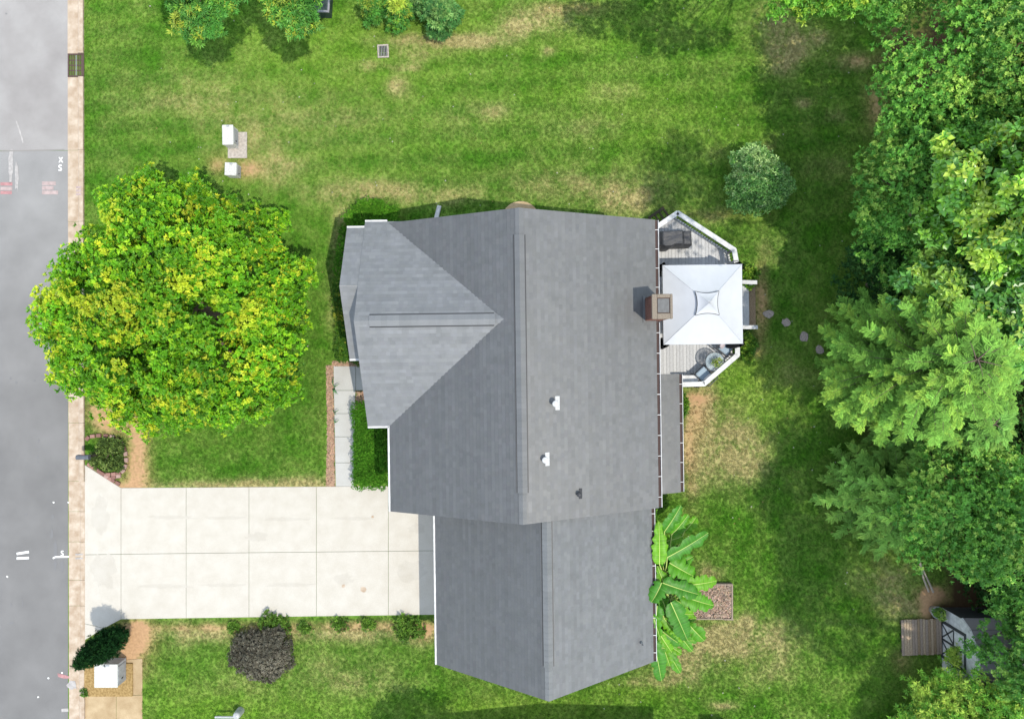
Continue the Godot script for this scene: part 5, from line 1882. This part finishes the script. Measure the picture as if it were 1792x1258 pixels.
		tg.face(PackedVector3Array([a + Vector3(-0.012, 0, 0) + o * 0.05, b + Vector3(-0.012, 0, 0) + o * 0.05, b + Vector3(0.05, 0, 0) + o * 0.05, a + Vector3(0.05, 0, 0) + o * 0.05]), o)
		part("rake_trim", tg, M.shed_white, sh)
	var dx := -0.04
	for q in [[-0.80, 0.0, -0.68, 1.62], [0.68, 0.0, 0.80, 1.62], [-0.80, 1.62, 0.80, 1.74], [-0.04, 0.0, 0.04, 1.62]]:
		var g := Geo.new()
		g.box(Vector3(dx, q[1], q[0]), Vector3(-0.003, q[3], q[2]), Transform3D(), 0.006)
		part("door_frame", g, M.shed_trim, sh)
	for z in [-0.36, 0.36]:
		var g := Geo.new()
		g.box(Vector3(-0.025, 0.05, z - 0.31), Vector3(-0.004, 1.6, z + 0.31))
		var dp := part("door", g, M.shed_white, sh)
		for s in [-1.0, 1.0]:
			var bg := Geo.new()
			bg.box(Vector3(-0.02, -0.5, -0.03), Vector3(0.0, 0.5, 0.03), Transform3D(Basis(Vector3.RIGHT, s * 0.62), Vector3(-0.027, 0.48, z)))
			part("brace", bg, M.shed_trim, dp)
		var rg := Geo.new()
		rg.box(Vector3(-0.045, 0.88, z - 0.3), Vector3(-0.028, 0.94, z + 0.3))
		part("rail", rg, M.shed_trim, dp)

	var pot := thing("garden_pot", "round grey pot with a leafy plant beside the shed", "pot", Vector3(18.05, 0, 10.72))
	var pg := Geo.new()
	pg.lathe(Vector3.ZERO, PackedVector2Array([Vector2(0.0, 0), Vector2(0.17, 0), Vector2(0.25, 0.38), Vector2(0.26, 0.4), Vector2(0.22, 0.4), Vector2(0.2, 0.34), Vector2(0, 0.34)]), 22)
	part("pot", pg, M.lamp_grey, pot)
	foliage(pot, "foliage", [Vector4(18.07, 0.5, 10.74, 0.2)], spray(62, 7, 0.12, 0.06, 30, 85, 0.03), M.leaf, 120.0, [lin(0.05, 0.14, 0.02), lin(0.13, 0.28, 0.04), lin(0.25, 0.4, 0.06), lin(0.3, 0.45, 0.08)], 0.2)
	var lv := thing("cut_branches", "pale bare branches lying on bare orange soil near the shed", "branches", Vector3.ZERO)
	for q in [[[1626, 1035, 0.1], [1617, 1012, 0.6], [1610, 985, 1.0], [1606, 965, 1.2]], [[1634, 1036, 0.1], [1622, 1010, 0.5], [1613, 990, 0.9], [1603, 955, 1.3]]]:
		var bp := PackedVector3Array()
		var br := PackedFloat32Array()
		for w in q.size():
			bp.append(pt(q[w][0], q[w][1], q[w][2]))
			br.append(0.05 - w * 0.011)
		var g := Geo.new()
		g.tube(bp, br, 7)
		part("branch", g, M.pale_bark, lv)


# ------------------------------------------------------------------ shrubs, hedges, banana plants
func hedge_lobes(pts: Array, h: float, r: float) -> Array:
	var out := []
	for q in pts:
		var p := pt(q[0], q[1], h)
		out.append(Vector4(p.x, maxf(h - r * 0.8, r * 0.5), p.z, r * rng.randf_range(0.92, 1.08)))
	return out


func planting() -> void:
	var small := spray(71, 8, 0.055, 0.032, 20, 85, 0.04)
	var tiny := spray(72, 9, 0.04, 0.024, 20, 85, 0.03)
	var mid := spray(73, 7, 0.085, 0.05, 25, 85, 0.05)
	var green := [lin(0.04, 0.14, 0.010), lin(0.075, 0.25, 0.015), lin(0.12, 0.33, 0.025), lin(0.18, 0.4, 0.04)]
	# clipped hedge between walk and house
	var q := []
	for y in range(714, 858, 12):
		for x in [627, 640, 653, 666]:
			if (x < 640 or x > 655) and y > 846:
				continue
			q.append([x - (3 if y < 730 and x < 640 else 0), y])
	var hb := bush("hedge", "clipped dark green hedge between the front walk and house wall", "hedge", hedge_lobes(q, 0.95, 0.28), tiny, M.matt_leaf, 330.0, green, 0.05)
	# foundation shrubs by the front gable
	q = []
	for y in range(492, 632, 12):
		for x in [590, 602, 614]:
			if x - 586 > (y - 470) * 0.25:
				continue
			q.append([x + (4 if y > 560 else 0), y])
	for y in range(560, 634, 12):
		q.append([626, y])
	bush("low_hedge", "low hedge dotted yellow-green along the left front gable wall", "hedge", hedge_lobes(q, 0.7, 0.24), tiny, M.leaf, 300.0, [lin(0.03, 0.12, 0.01), lin(0.08, 0.22, 0.015), lin(0.2, 0.34, 0.03), lin(0.5, 0.5, 0.06)], 0.12)
	q = []
	for y in range(402, 480, 12):
		q.append([600 - (y - 400) * 0.14, y])
	bush("low_hedge", "small dark shrub row in shade at the gable's upper left corner", "hedge", hedge_lobes(q, 0.6, 0.2), tiny, M.matt_leaf, 300.0, green, 0.05)
	# round bright shrub at the north-west corner
	q = []
	for y in range(356, 412, 11):
		for x in range(610, 690, 11):
			if pow((x - 650) / 44.0, 2) + pow((y - 386) / 36.0, 2) < 1.0:
				q.append([x, y])
	bush("corner_shrub", "bright green mounded shrub at the house corner above the gable", "shrub", hedge_lobes(q, 0.8, 0.26), tiny, M.matt_leaf, 300.0, [lin(0.045, 0.15, 0.01), lin(0.08, 0.25, 0.012), lin(0.11, 0.3, 0.02), lin(0.2, 0.4, 0.04)], 0.05)
	q = []
	for x in range(1000, 1130, 11):
		q.append([x, 388 + (x - 1000) * 0.05])
	bush("wall_shrubs", "thin dark green shrub row along the north wall", "shrub", hedge_lobes(q, 0.6, 0.2), tiny, M.matt_leaf, 260.0, green, 0.08)
	# purple barberry beside the drive
	var bl := []
	for k in 34:
		var a := k * 2.4
		var d := sqrt((k + 0.5) / 34.0)
		var p := pt(457 + 52 * d * cos(a), 1148 + 42 * d * sin(a), 0.6)
		bl.append(Vector4(p.x, 0.25 + 0.55 * (1.0 - d * d), p.z, rng.randf_range(0.22, 0.32)))
	bush("dark_shrub", "round dark purple-brown shrub on the lawn below the driveway", "shrub", bl, spray(74, 8, 0.07, 0.032, 20, 80, 0.06), M.purple_leaf, 190.0, [lin(0.045, 0.038, 0.028), lin(0.105, 0.098, 0.072), lin(0.17, 0.16, 0.12), lin(0.22, 0.20, 0.15)], 0.2)
	# weeds and clumps along the drive's lower edge
	var wl := ["green weed clump nearest the street along the driveway edge", "wide weed clump above the dark purple shrub", "weed clump just right of the dark purple shrub", "small weed clump midway along the lower driveway edge", "rounded weed clump right of the midway one below the driveway", "leafy green shrub at the drive's lower right end by the garage"]
	var ws := [[407, 1099, 10, 0.12], [478, 1094, 26, 0.2], [532, 1101, 10, 0.14], [593, 1094, 14, 0.13], [641, 1094, 11, 0.15], [712, 1100, 24, 0.28]]
	for k in ws.size():
		var c: Array = ws[k]
		var ll := []
		for j in 9:
			var a := j * 2.4
			var d := sqrt(j / 9.0)
			var p := pt(c[0] + c[2] * d * cos(a), c[1] + c[2] * 0.75 * d * sin(a), 0.2)
			ll.append(Vector4(p.x, c[3] * 0.5, p.z, c[3] * 0.55 + c[2] * 0.004))
		bush("weed_clump", wl[k], "plant", ll, mid, M.leaf, 90.0, [lin(0.06, 0.14, 0.015), lin(0.11, 0.24, 0.025), lin(0.17, 0.31, 0.04), lin(0.24, 0.38, 0.06)], 0.1, "weed clumps along the driveway")
	# plants in the mailbox bed
	var pl := []
	for k in 26:
		var p := pt(rng.randf_range(160, 210), rng.randf_range(774, 820), 0.2)
		pl.append(Vector4(p.x, 0.16, p.z, rng.randf_range(0.14, 0.22)))
	bush("bed_plants", "mixed low plants filling the brick-edged mailbox bed", "plant", pl, mid, M.matt_leaf, 110.0, [lin(0.03, 0.05, 0.015), lin(0.10, 0.17, 0.04), lin(0.18, 0.28, 0.06), lin(0.3, 0.4, 0.12)], 0.15)
	# grass sprigs leaning over the walk
	for k in 3:
		var p: Array = [[585, 678], [586, 722], [587, 740]][k]
		var t := thing("lily_clump", ["tall arching green lily clump at the walk's upper left edge", "small grey-green sprig hanging over the walk below the lily", "faint lowest sprig at the walk's left edge"][k], "plant", pt(p[0], p[1]))
		for j in [7, 3, 2][k]:
			var g := Geo.new()
			var a := rng.randf_range(-1.6, 1.6)
			var l := rng.randf_range(0.25, 0.5) * (1.0 if k == 0 else 0.6)
			var d := Vector3(cos(a), 0, sin(a))
			var w := d.cross(UP) * 0.022
			var b := [Vector3(0, 0.02, 0), d * l * 0.4 + UP * 0.3, d * l + UP * 0.22]
			for s in 2:
				g.col = lin(0.06, 0.18, 0.06)
				g.face(PackedVector3Array([b[s] - w, b[s + 1] - (w if s == 0 else w * 0.1), b[s + 1] + (w if s == 0 else w * 0.1), b[s] + w]), UP)
			part("leaf_blade", g, M.leaf, t)
	# round shrub on the back lawn
	var rl := []
	for k in 60:
		var a := k * 2.4
		var d := sqrt((k + 0.5) / 60.0)
		var h := 0.35 + 1.15 * sqrt(1.0 - d * d * 0.95)
		var p := pt(1329, 318, 1.0)
		var lop := 1.0 + 0.13 * sin(3.0 * a + 1.0) + 0.08 * sin(5.0 * a)
		rl.append(Vector4(p.x + 1.12 * lop * d * cos(a), h * rng.randf_range(0.85, 1.1), p.z + 1.26 * lop * d * sin(a), rng.randf_range(0.16, 0.38)))
	bush("round_shrub", "round blue-green leafy shrub alone on the shaded back lawn", "shrub", rl, spray(75, 7, 0.10, 0.045, 20, 80, 0.06), M.glossy_leaf, 95.0, [lin(0.06, 0.19, 0.035), lin(0.17, 0.40, 0.085), lin(0.32, 0.56, 0.15), lin(0.48, 0.68, 0.26)], 0.22)
	# shrubs beside the deck
	for k in 3:
		var c: Array = [[1309, 482, 12, 15, 0.5], [1307, 606, 13, 22, 0.45], [1192, 710, 5, 20, 0.4]][k]
		var ll := []
		for j in 14:
			var a := j * 2.4
			var d := sqrt(j / 14.0)
			var p := pt(c[0] + c[2] * d * cos(a), c[1] + c[3] * d * sin(a), 0.4)
			ll.append(Vector4(p.x, c[4] * 0.6, p.z, rng.randf_range(0.16, 0.24)))
		bush("deck_shrub", ["green leafy shrub at the deck's right edge above the steps", "bright green shrub at the deck's right edge below the steps", "narrow shrub against the low back roof wall"][k], "shrub", ll, mid, M.leaf, 120.0, [lin(0.04, 0.12, 0.01), lin(0.1, 0.26, 0.02), lin(0.2, 0.4, 0.03), lin(0.3, 0.46, 0.05)], 0.15)
	# columnar evergreen by the sidewalk
	var ev := []
	for k in 44:
		var f := k / 43.0
		var rr := 0.42 * sin(PI * (0.16 + 0.8 * pow(f, 0.8))) + 0.05
		var a := k * 2.4
		ev.append(Vector4(-16.72 + rr * 0.55 * cos(a), 0.15 + 3.15 * f, 11.72 + rr * 0.55 * sin(a), rr * 0.6 + 0.06))
	var et := thing("column_evergreen", "narrow dark green upright evergreen by the driveway's street corner", "tree", Vector3(-16.72, 0, 11.72))
	var tg := Geo.new()
	tg.tube(PackedVector3Array([Vector3.ZERO, Vector3(0, 3.1, 0)]), PackedFloat32Array([0.05, 0.01]), 6)
	part("trunk", tg, M.bark, et)
	foliage(et, "crown", ev, spray(76, 9, 0.10, 0.02, 10, 50, 0.05), M.matt_leaf, 190.0, [lin(0.008, 0.035, 0.010), lin(0.016, 0.075, 0.02), lin(0.035, 0.13, 0.03), lin(0.06, 0.18, 0.04)], 0.04)
	bush("sprout", "small green sprout at the corner of the tan utility pad", "plant", [Vector4(-18.3, 0.14, 14.2, 0.1), Vector4(-18.22, 0.12, 14.28, 0.08)], mid, M.leaf, 160.0, [lin(0.04, 0.1, 0.01), lin(0.1, 0.22, 0.03), lin(0.15, 0.28, 0.04), lin(0.2, 0.3, 0.05)])
	banana()


func banana_leaf(base: Vector3, tip: Vector3, arch: float, width: float, tilt: float, seed_: int, tone: Color, parent: Node3D) -> void:
	var r := RandomNumberGenerator.new()
	r.seed = seed_
	var d := tip - base
	var flat := Vector3(d.x, 0, d.z).normalized()
	var side := flat.cross(UP).rotated(flat, tilt)
	var nn := side.cross(flat)
	if nn.y < 0:
		nn = -nn
	var spine := []
	var n := 18
	for k in n + 1:
		var t := k / float(n)
		spine.append(base + d * t + UP * arch * 4.0 * t * (1.0 - t) * 0.5)
	var g := Geo.new()
	for s in [-1.0, 1.0]:
		var f := []
		var notch := 1.0
		var rows := []
		for k in n + 1:
			var t := k / float(n)
			var w := width * 0.5 * pow(sin(PI * clampf(0.06 + 0.90 * pow(t, 0.85), 0.0, 1.0)), 0.55)
			if k == n:
				w = 0.01
			if r.randf() < 0.38 and k > 3:
				notch = r.randf_range(0.5, 0.85)
			w *= notch
			notch = lerpf(notch, 1.0, 0.55)
			var wave := 0.025 * sin(t * 26.0 + s) + r.randf_range(-0.01, 0.01)
			var row := []
			for j in 5:
				var q := j / 4.0
				row.append((spine[k] as Vector3) + side * s * w * q + nn * (0.62 * w * q - 0.55 * w * q * q + wave * q) - UP * 0.0)
			rows.append(row)
		for row in rows:
			for p in row:
				f.append(p)
		var k2 := r.randf_range(0.85, 1.1)
		g.col = tone * k2
		g.grid(5, n + 1, f)
	var lf := part("leaf", g, M.banana_leaf, parent)
	var mp := PackedVector3Array()
	var mr := PackedFloat32Array()
	for k in n + 1:
		mp.append((spine[k] as Vector3) + nn * 0.006)
		mr.append(lerpf(0.022, 0.006, k / float(n)))
	var mg := Geo.new()
	mg.tube(mp, mr, 6)
	part("midrib", mg, M.midrib, lf)


func banana() -> void:
	var plants := [
		[[1155, 1000], "tall banana plant at the house corner, topmost of the clump", 2.0, [[1154, 987, 1153, 912, 27, 0.1, 2.9, 2.9], [1163, 930, 1192, 884, 26, 0.35, 2.7, 2.8], [1176, 935, 1205, 900, 24, 0.3, 2.4, 2.5], [1198, 930, 1219, 904, 20, -0.3, 2.2, 2.2], [1168, 975, 1240, 932, 32, 0.4, 2.9, 2.8], [1142, 935, 1150, 891, 14, 1.1, 2.2, 2.3], [1160, 948, 1196, 938, 26, 0.1, 2.2, 2.2], [1150, 1000, 1180, 960, 26, 0.2, 1.7, 1.9], [1165, 1000, 1200, 985, 26, -0.2, 1.6, 1.7], [1150, 995, 1172, 1012, 22, 0.1, 1.9, 1.8], [1146, 960, 1160, 925, 22, -0.2, 1.9, 2.1]]],
		[[1165, 1040], "banana plant with leaves over the garden bed, middle of the clump", 2.0, [[1172, 985, 1217, 1010, 36, -0.3, 2.6, 2.4], [1200, 1024, 1255, 1016, 30, 0.1, 2.5, 2.3], [1160, 1020, 1222, 1040, 32, -0.25, 2.9, 2.6], [1192, 1042, 1250, 1060, 34, -0.2, 2.4, 2.1], [1165, 1030, 1150, 990, 20, 0.3, 2.6, 2.7], [1158, 1020, 1140, 1054, 30, 0.5, 3.1, 3.05], [1180, 1015, 1210, 990, 24, 0.2, 2.0, 2.0], [1165, 1045, 1195, 1060, 28, 0.2, 1.7, 1.6], [1158, 1030, 1190, 1025, 26, 0.1, 1.6, 1.7], [1150, 1050, 1168, 1075, 24, -0.1, 1.9, 1.8], [1145, 1020, 1160, 1000, 20, 0.1, 2.2, 2.3]]],
		[[1165, 1085], "banana plant with drooping leaves, second lowest of the clump", 1.8, [[1174, 1054, 1203, 1120, 34, -0.2, 2.8, 2.3], [1205, 1092, 1233, 1121, 26, 0.3, 2.0, 1.8], [1160, 1080, 1190, 1110, 26, 0.2, 2.2, 2.0], [1150, 1060, 1145, 1100, 24, 0.0, 2.7, 2.5], [1165, 1065, 1155, 1040, 22, 0.3, 2.2, 2.3], [1170, 1070, 1215, 1075, 26, 0.2, 1.9, 1.8], [1165, 1085, 1200, 1105, 26, 0.1, 1.5, 1.4], [1150, 1085, 1175, 1120, 24, 0.2, 1.6, 1.5], [1155, 1075, 1180, 1060, 24, 0.0, 1.6, 1.7]]],
		[[1152, 1118], "lowest banana plant with one long leaf hanging past the gutter", 1.5, [[1144, 1122, 1158, 1192, 27, -0.1, 2.7, 2.3], [1142, 1075, 1155, 1115, 18, 0.4, 2.8, 2.7], [1155, 1110, 1176, 1142, 18, -0.2, 2.5, 2.2], [1160, 1105, 1192, 1128, 26, 0.3, 2.0, 1.8], [1150, 1130, 1170, 1135, 22, 0.2, 1.9, 1.8]]],
	]
	var sd := 900
	for p in plants:
		var b := pt(p[0][0], p[0][1], 1.2)
		b.y = 0
		b.x = maxf(b.x, 5.75)
		var t := thing("banana_plant", p[1], "plant", b, 0.0, "banana plants beside the garage")
		var g := Geo.new()
		g.tube(PackedVector3Array([Vector3.ZERO, Vector3(0.02, p[2] * 0.5, 0.02), Vector3(0, p[2], 0)]), PackedFloat32Array([0.13, 0.10, 0.06]), 12)
		part("stem", g, M.stem_green, t)
		var extra := []
		for k in 6:
			var az := rng.randf_range(-1.35, 1.35)
			var hh: float = p[2] * rng.randf_range(0.8, 1.2)
			var x0: float = p[0][0] + 4.0 + 8.0 * cos(az)
			var y0: float = p[0][1] + 8.0 * sin(az)
			var ln := rng.randf_range(36, 64)
			extra.append([x0, y0, x0 + ln * cos(az), y0 + ln * sin(az), rng.randf_range(15, 23), rng.randf_range(-0.5, 0.6), hh, hh * rng.randf_range(0.85, 1.05)])
		for l in p[3] + extra:
			sd += 1
			var a := pt(l[0], l[1], l[6])
			var e := pt(l[2], l[3], l[7])
			var wd: float = l[4] * S * (C - l[6]) / C
			var tone := lin(0.12, 0.40, 0.018) if sd % 3 == 0 else lin(0.18, 0.48, 0.018) if sd % 3 == 1 else lin(0.08, 0.31, 0.025)
			banana_leaf(a - b, e - b, 0.16, wd * 1.18, l[5], sd, tone, t)
			var pg := Geo.new()
			pg.tube(PackedVector3Array([Vector3(0, p[2] * 0.96, 0), (Vector3(0, p[2], 0)).lerp(a - b, 0.55) + UP * 0.12, a - b]), PackedFloat32Array([0.035, 0.028, 0.02]), 6)
			part("leaf_stalk", pg, M.midrib, t)


# ------------------------------------------------------------------ trees
func px_lobes(a: Array) -> Array:  # [x, y, height, radius] in photo pixels and metres
	var o := []
	for q in a:
		var p := pt(q[0], q[1], q[2])
		o.append(Vector4(p.x, p.y, p.z, q[3] * S * (C - q[2]) / C))
	return o


func trees() -> void:
	var s_round := spray(81, 8, 0.12, 0.07, 25, 85, 0.07)
	var s_fine := spray(82, 9, 0.10, 0.05, 25, 85, 0.10)
	var s_big := spray(83, 6, 0.21, 0.15, 40, 88, 0.06)
	var s_long := spray(84, 9, 0.17, 0.045, 25, 80, 0.10)
	var f_cedar := frond(85, 0.36, 0.20, 8, 0.034)
	var f_soft := frond(86, 0.38, 0.19, 7, 0.044)
	# the big tree at the street
	var l := dome(-12.7, -1.9, 4.85, 2.0, 7.7, 110, 0.78, 40, 0.58)
	tree("shade_tree", "big round tree with yellow tipped leaves beside the street", Vector3(-12.6, 0, -2.0), 1.8, 0.24, l, s_round, M.leaf, 46.0, [lin(0.055, 0.20, 0.008), lin(0.15, 0.40, 0.012), lin(0.33, 0.56, 0.02), lin(0.56, 0.60, 0.035)], 0.17, M.bark)
	# the trees along the right edge
	var broad := [lin(0.06, 0.20, 0.03), lin(0.15, 0.41, 0.055), lin(0.27, 0.54, 0.075), lin(0.45, 0.66, 0.12)]
	var lime := [lin(0.08, 0.24, 0.025), lin(0.17, 0.44, 0.04), lin(0.30, 0.58, 0.05), lin(0.50, 0.66, 0.07)]
	tree("woodland_tree", "leafy green tree filling the photo's upper right corner", Vector3(17.2, 0, -11.0), 2.6, 0.2, dome(16.8, -10.6, 4.3, 4.5, 9.6, 62, 0.95, 20), s_fine, M.leaf, 34.0, broad, 0.16, M.bark, "broadleaf trees along the right edge")
	tree("woodland_tree", "fine leaved green tree right of the round blue-green shrub", Vector3(16.5, 0, -5.9), 2.2, 0.18, dome(16.2, -6.1, 3.7, 3.6, 8.4, 52, 0.9, 20), s_fine, M.leaf, 36.0, broad, 0.2, M.bark, "broadleaf trees along the right edge")
	tree("large_leaf_tree", "tall bright tree with large yellow-green leaves at the right edge", Vector3(16.2, 0, -5.0), 4.0, 0.2, dome(16.2, -5.2, 2.5, 7.0, 11.2, 30, 0.8, 14), s_big, M.glossy_leaf, 26.0, lime, 0.28, M.bark)
	tree("large_leaf_tree", "darker large leaved tree below the tall bright one at right", Vector3(16.4, 0, -1.6), 2.8, 0.18, dome(16.3, -1.7, 2.7, 4.4, 8.4, 34, 0.8, 14), s_big, M.glossy_leaf, 24.0, [lin(0.06, 0.20, 0.035), lin(0.13, 0.37, 0.055), lin(0.25, 0.50, 0.07), lin(0.42, 0.60, 0.08)], 0.2, M.bark)
	tree("understory_tree", "low dark green tree in shade above the light green cedar", Vector3(15.3, 0, -3.2), 0.9, 0.1, dome(15.2, -3.2, 1.9, 1.2, 3.6, 24, 0.6, 12), s_fine, M.matt_leaf, 44.0, [lin(0.02, 0.07, 0.02), lin(0.04, 0.13, 0.03), lin(0.07, 0.18, 0.035), lin(0.1, 0.22, 0.05)], 0.1, M.bark)
	conifer("cedar_tree", "light green feathery cedar in the middle of the right side", Vector3(14.8, 0, 0.2), 10.0, 2.5, 300, f_cedar, M.matt_leaf, [lin(0.08, 0.20, 0.035), lin(0.25, 0.53, 0.085), lin(0.50, 0.70, 0.09)], 0.072, Vector3(-0.9, 0, -0.2))
	conifer("cedar_tree", "paler feathery tree right of the light green cedar", Vector3(16.6, 0, 2.2), 6.6, 2.6, 210, f_soft, M.matt_leaf, [lin(0.07, 0.19, 0.04), lin(0.21, 0.46, 0.085), lin(0.40, 0.64, 0.11)], 0.085)
	conifer("cedar_tree", "grey green feathery tree below the light green cedar", Vector3(15.4, 0, 5.6), 5.8, 2.3, 210, f_soft, M.matt_leaf, [lin(0.10, 0.26, 0.05), lin(0.28, 0.56, 0.10), lin(0.50, 0.72, 0.13)], 0.085, Vector3(0.3, 0, -0.2))
	tree("woodland_tree", "mid green tree on the right edge above the white shed", Vector3(17.3, 0, 5.4), 2.0, 0.16, dome(17.0, 5.5, 2.5, 3.2, 7.2, 34, 0.75, 14), s_fine, M.leaf, 40.0, broad, 0.14, M.bark, "broadleaf trees along the right edge")
	tree("woodland_tree", "drooping green tree shading the white shed's roof", Vector3(21.2, 0, 10.4), 1.8, 0.14, dome(20.4, 10.8, 2.5, 2.6, 5.4, 42, 0.7, 14), s_fine, M.leaf, 40.0, [lin(0.06, 0.19, 0.03), lin(0.13, 0.36, 0.055), lin(0.22, 0.46, 0.07), lin(0.34, 0.56, 0.1)], 0.12, M.bark, "broadleaf trees along the right edge")
	tree("willow_leaf_tree", "sunlit bright green tree filling the lower right corner", Vector3(18.7, 0, 16.0), 1.0, 0.16, dome(18.9, 15.7, 3.6, 0.6, 4.3, 54, 0.72, 24), s_long, M.leaf, 36.0, [lin(0.10, 0.27, 0.035), lin(0.22, 0.50, 0.055), lin(0.38, 0.64, 0.075), lin(0.58, 0.72, 0.12)], 0.26, M.bark)
	# undergrowth below them
	for k in 11:
		var at: Array = [[21.3, 2.0], [21.6, 4.2], [20.2, -10], [19.5, -6.5], [18.6, -2.5], [17.4, -0.6], [19.3, 1.0], [18.4, 3.2], [19.8, 6.5], [20.5, 9.3], [21.5, 12.8]][k]
		bush("undergrowth_shrub", ["dark shrub between the darker large leaved tree and the pale feathery tree", "dark shrub at the right edge beside the mid green tree", "dark shrub under the upper right corner tree", "dark shrub below the gap between the two upper right trees", "dark shrub right of the low dark tree", "dark shrub between the low dark tree and the cedar", "dark shrub at the right edge behind the cedar", "dark shrub behind the pale feathery tree", "dark shrub under the mid green right edge tree", "dark shrub behind the white shed", "dark shrub right of the white shed"][k], "shrub", dome(at[0], at[1], 1.5, 0.3, 2.0, 10, 0.6, 6), s_fine, M.matt_leaf, 30.0, [lin(0.015, 0.05, 0.012), lin(0.035, 0.10, 0.02), lin(0.06, 0.15, 0.03), lin(0.1, 0.2, 0.04)], 0.05)
	# trees that reach in from the top edge
	var pt_ := [lin(0.05, 0.18, 0.03), lin(0.10, 0.32, 0.05), lin(0.22, 0.46, 0.06), lin(0.48, 0.56, 0.07)]
	tree("yard_tree", "leafy branch of a tree hanging in at the top left", Vector3(-11.6, 0, -17.0), 2.5, 0.14, px_lobes([[345, 28, 6.3, 26], [322, 40, 6.0, 20], [368, 45, 6.2, 22], [345, 62, 5.8, 15], [385, 5, 6.6, 22], [350, 5, 6.8, 30], [312, 8, 6.2, 16], [330, -50, 7.4, 50], [390, -60, 7.2, 50], [290, -70, 7.0, 50], [350, -120, 7.6, 60]]), s_long, M.leaf, 60.0, pt_, 0.2, M.bark, "trees along the top edge")
	tree("yard_tree", "leafy tree with a pale stem beside the green utility box", Vector3(-8.8, 0, -17.0), 2.5, 0.13, px_lobes([[508, 12, 6.3, 28], [530, 28, 6.2, 24], [520, 52, 5.9, 16], [482, 22, 6.0, 16], [545, 40, 5.8, 12], [475, 0, 6.4, 18], [535, 0, 6.6, 26], [510, -50, 7.4, 48], [460, -60, 7.0, 40], [560, -60, 7.0, 44], [520, -120, 7.5, 55]]), s_long, M.leaf, 60.0, pt_, 0.26, M.pale_bark, "trees along the top edge")
	for k in 4:
		var c: Array = [[645, 2, 14, 1.7], [692, 6, 17, 1.8], [735, -4, 12, 1.5], [769, 12, 22, 1.8]][k]
		var at := pt(c[0], c[1], c[3])
		var rr: float = c[2] * S
		var ll := []
		for j in 16:
			var a := j * 2.4
			var d := sqrt((j + 0.5) / 16.0)
			var hh: float = c[3] * (1.0 - 0.75 * d * d)
			ll.append(Vector4(at.x + rr * 1.1 * d * cos(a), hh * rng.randf_range(0.75, 1.0), at.z + rr * 1.25 * d * sin(a) - rr * 0.2, rr * rng.randf_range(0.38, 0.6)))
		bush("border_shrub", ["leftmost small shrub poking in at the top edge", "second shrub from left at the top edge", "faint third shrub barely showing at the top edge", "darkest and rightmost of the four top edge shrubs"][k], "shrub", ll, s_long, M.leaf, 70.0, pt_ if k < 2 else [lin(0.04, 0.14, 0.035), lin(0.08, 0.25, 0.06), lin(0.18, 0.38, 0.1), lin(0.3, 0.5, 0.15)], 0.2, "shrubs along the top edge")
	tree("yard_tree", "light green tree at the top edge above the tan patch", Vector3(12.6, 0, -16.6), 3.0, 0.16, px_lobes([[1365, 8, 8.0, 26], [1400, 18, 7.8, 20], [1430, 2, 7.8, 24], [1480, 4, 7.6, 24], [1510, 0, 7.4, 18], [1460, 14, 7.4, 14], [1380, -30, 8.4, 40], [1450, -40, 8.4, 44], [1330, -50, 8.4, 44], [1290, -60, 8.2, 40], [1400, -90, 8.8, 50], [1235, -40, 8.0, 34], [1200, -60, 8.0, 36]]), s_fine, M.leaf, 56.0, lime, 0.2, M.bark, "trees along the top edge")
	# trees outside the picture whose shade falls on the lawn
	tree("tall_tree", "tall tree beyond the upper right corner, outside the view", Vector3(12.2, 0, -17.4), 4.0, 0.25, dome(12.2, -17.2, 3.2, 7.0, 13.0, 30, 1.1, 10), s_fine, M.leaf, 16.0, broad, 0.1, M.bark)
	tree("tall_tree", "tall tree beyond the right edge behind the woodland", Vector3(20.5, 0, -8.0), 4.0, 0.25, dome(20.5, -8.0, 3.6, 6.0, 13.0, 30, 1.1, 10), s_fine, M.leaf, 16.0, broad, 0.1, M.bark)
	tree("tall_tree", "very tall added tree, out of view, leaning in to shade the lawn by the deck", Vector3(18.6, 0, -3.2), 9.0, 0.22, dome(13.6, -2.7, 2.4, 15.5, 20.5, 24, 0.75, 10, 0.6), s_fine, M.leaf, 14.0, broad, 0.1, M.bark)  # added unseen, crown set off from its trunk to throw shade by the deck
	for k in 2:  # two more added out of view, crowns placed to shade the right lawn
		var tx := [20.0, 20.8]
		var tz := [10.6, 14.6]
		tree("tall_tree", ["very tall added tree unseen beyond the right edge, shading the back lawn", "very tall added tree unseen beyond the lower right corner, shading the lawn"][k], Vector3(23.0, 0, tz[k]), 9.0, 0.25, dome(tx[k], tz[k], 3.4, 16.0, 23.0, 44, 0.85, 12, 0.6), s_fine, M.leaf, 20.0, broad, 0.1, M.bark)
	tree("tall_tree", "tall tree beyond the lower edge casting a small shadow", Vector3(-2.9, 0, 16.6), 2.0, 0.12, dome(-2.9, 16.6, 1.6, 2.5, 5.6, 16, 0.6, 10), s_fine, M.leaf, 34.0, broad, 0.1, M.bark)
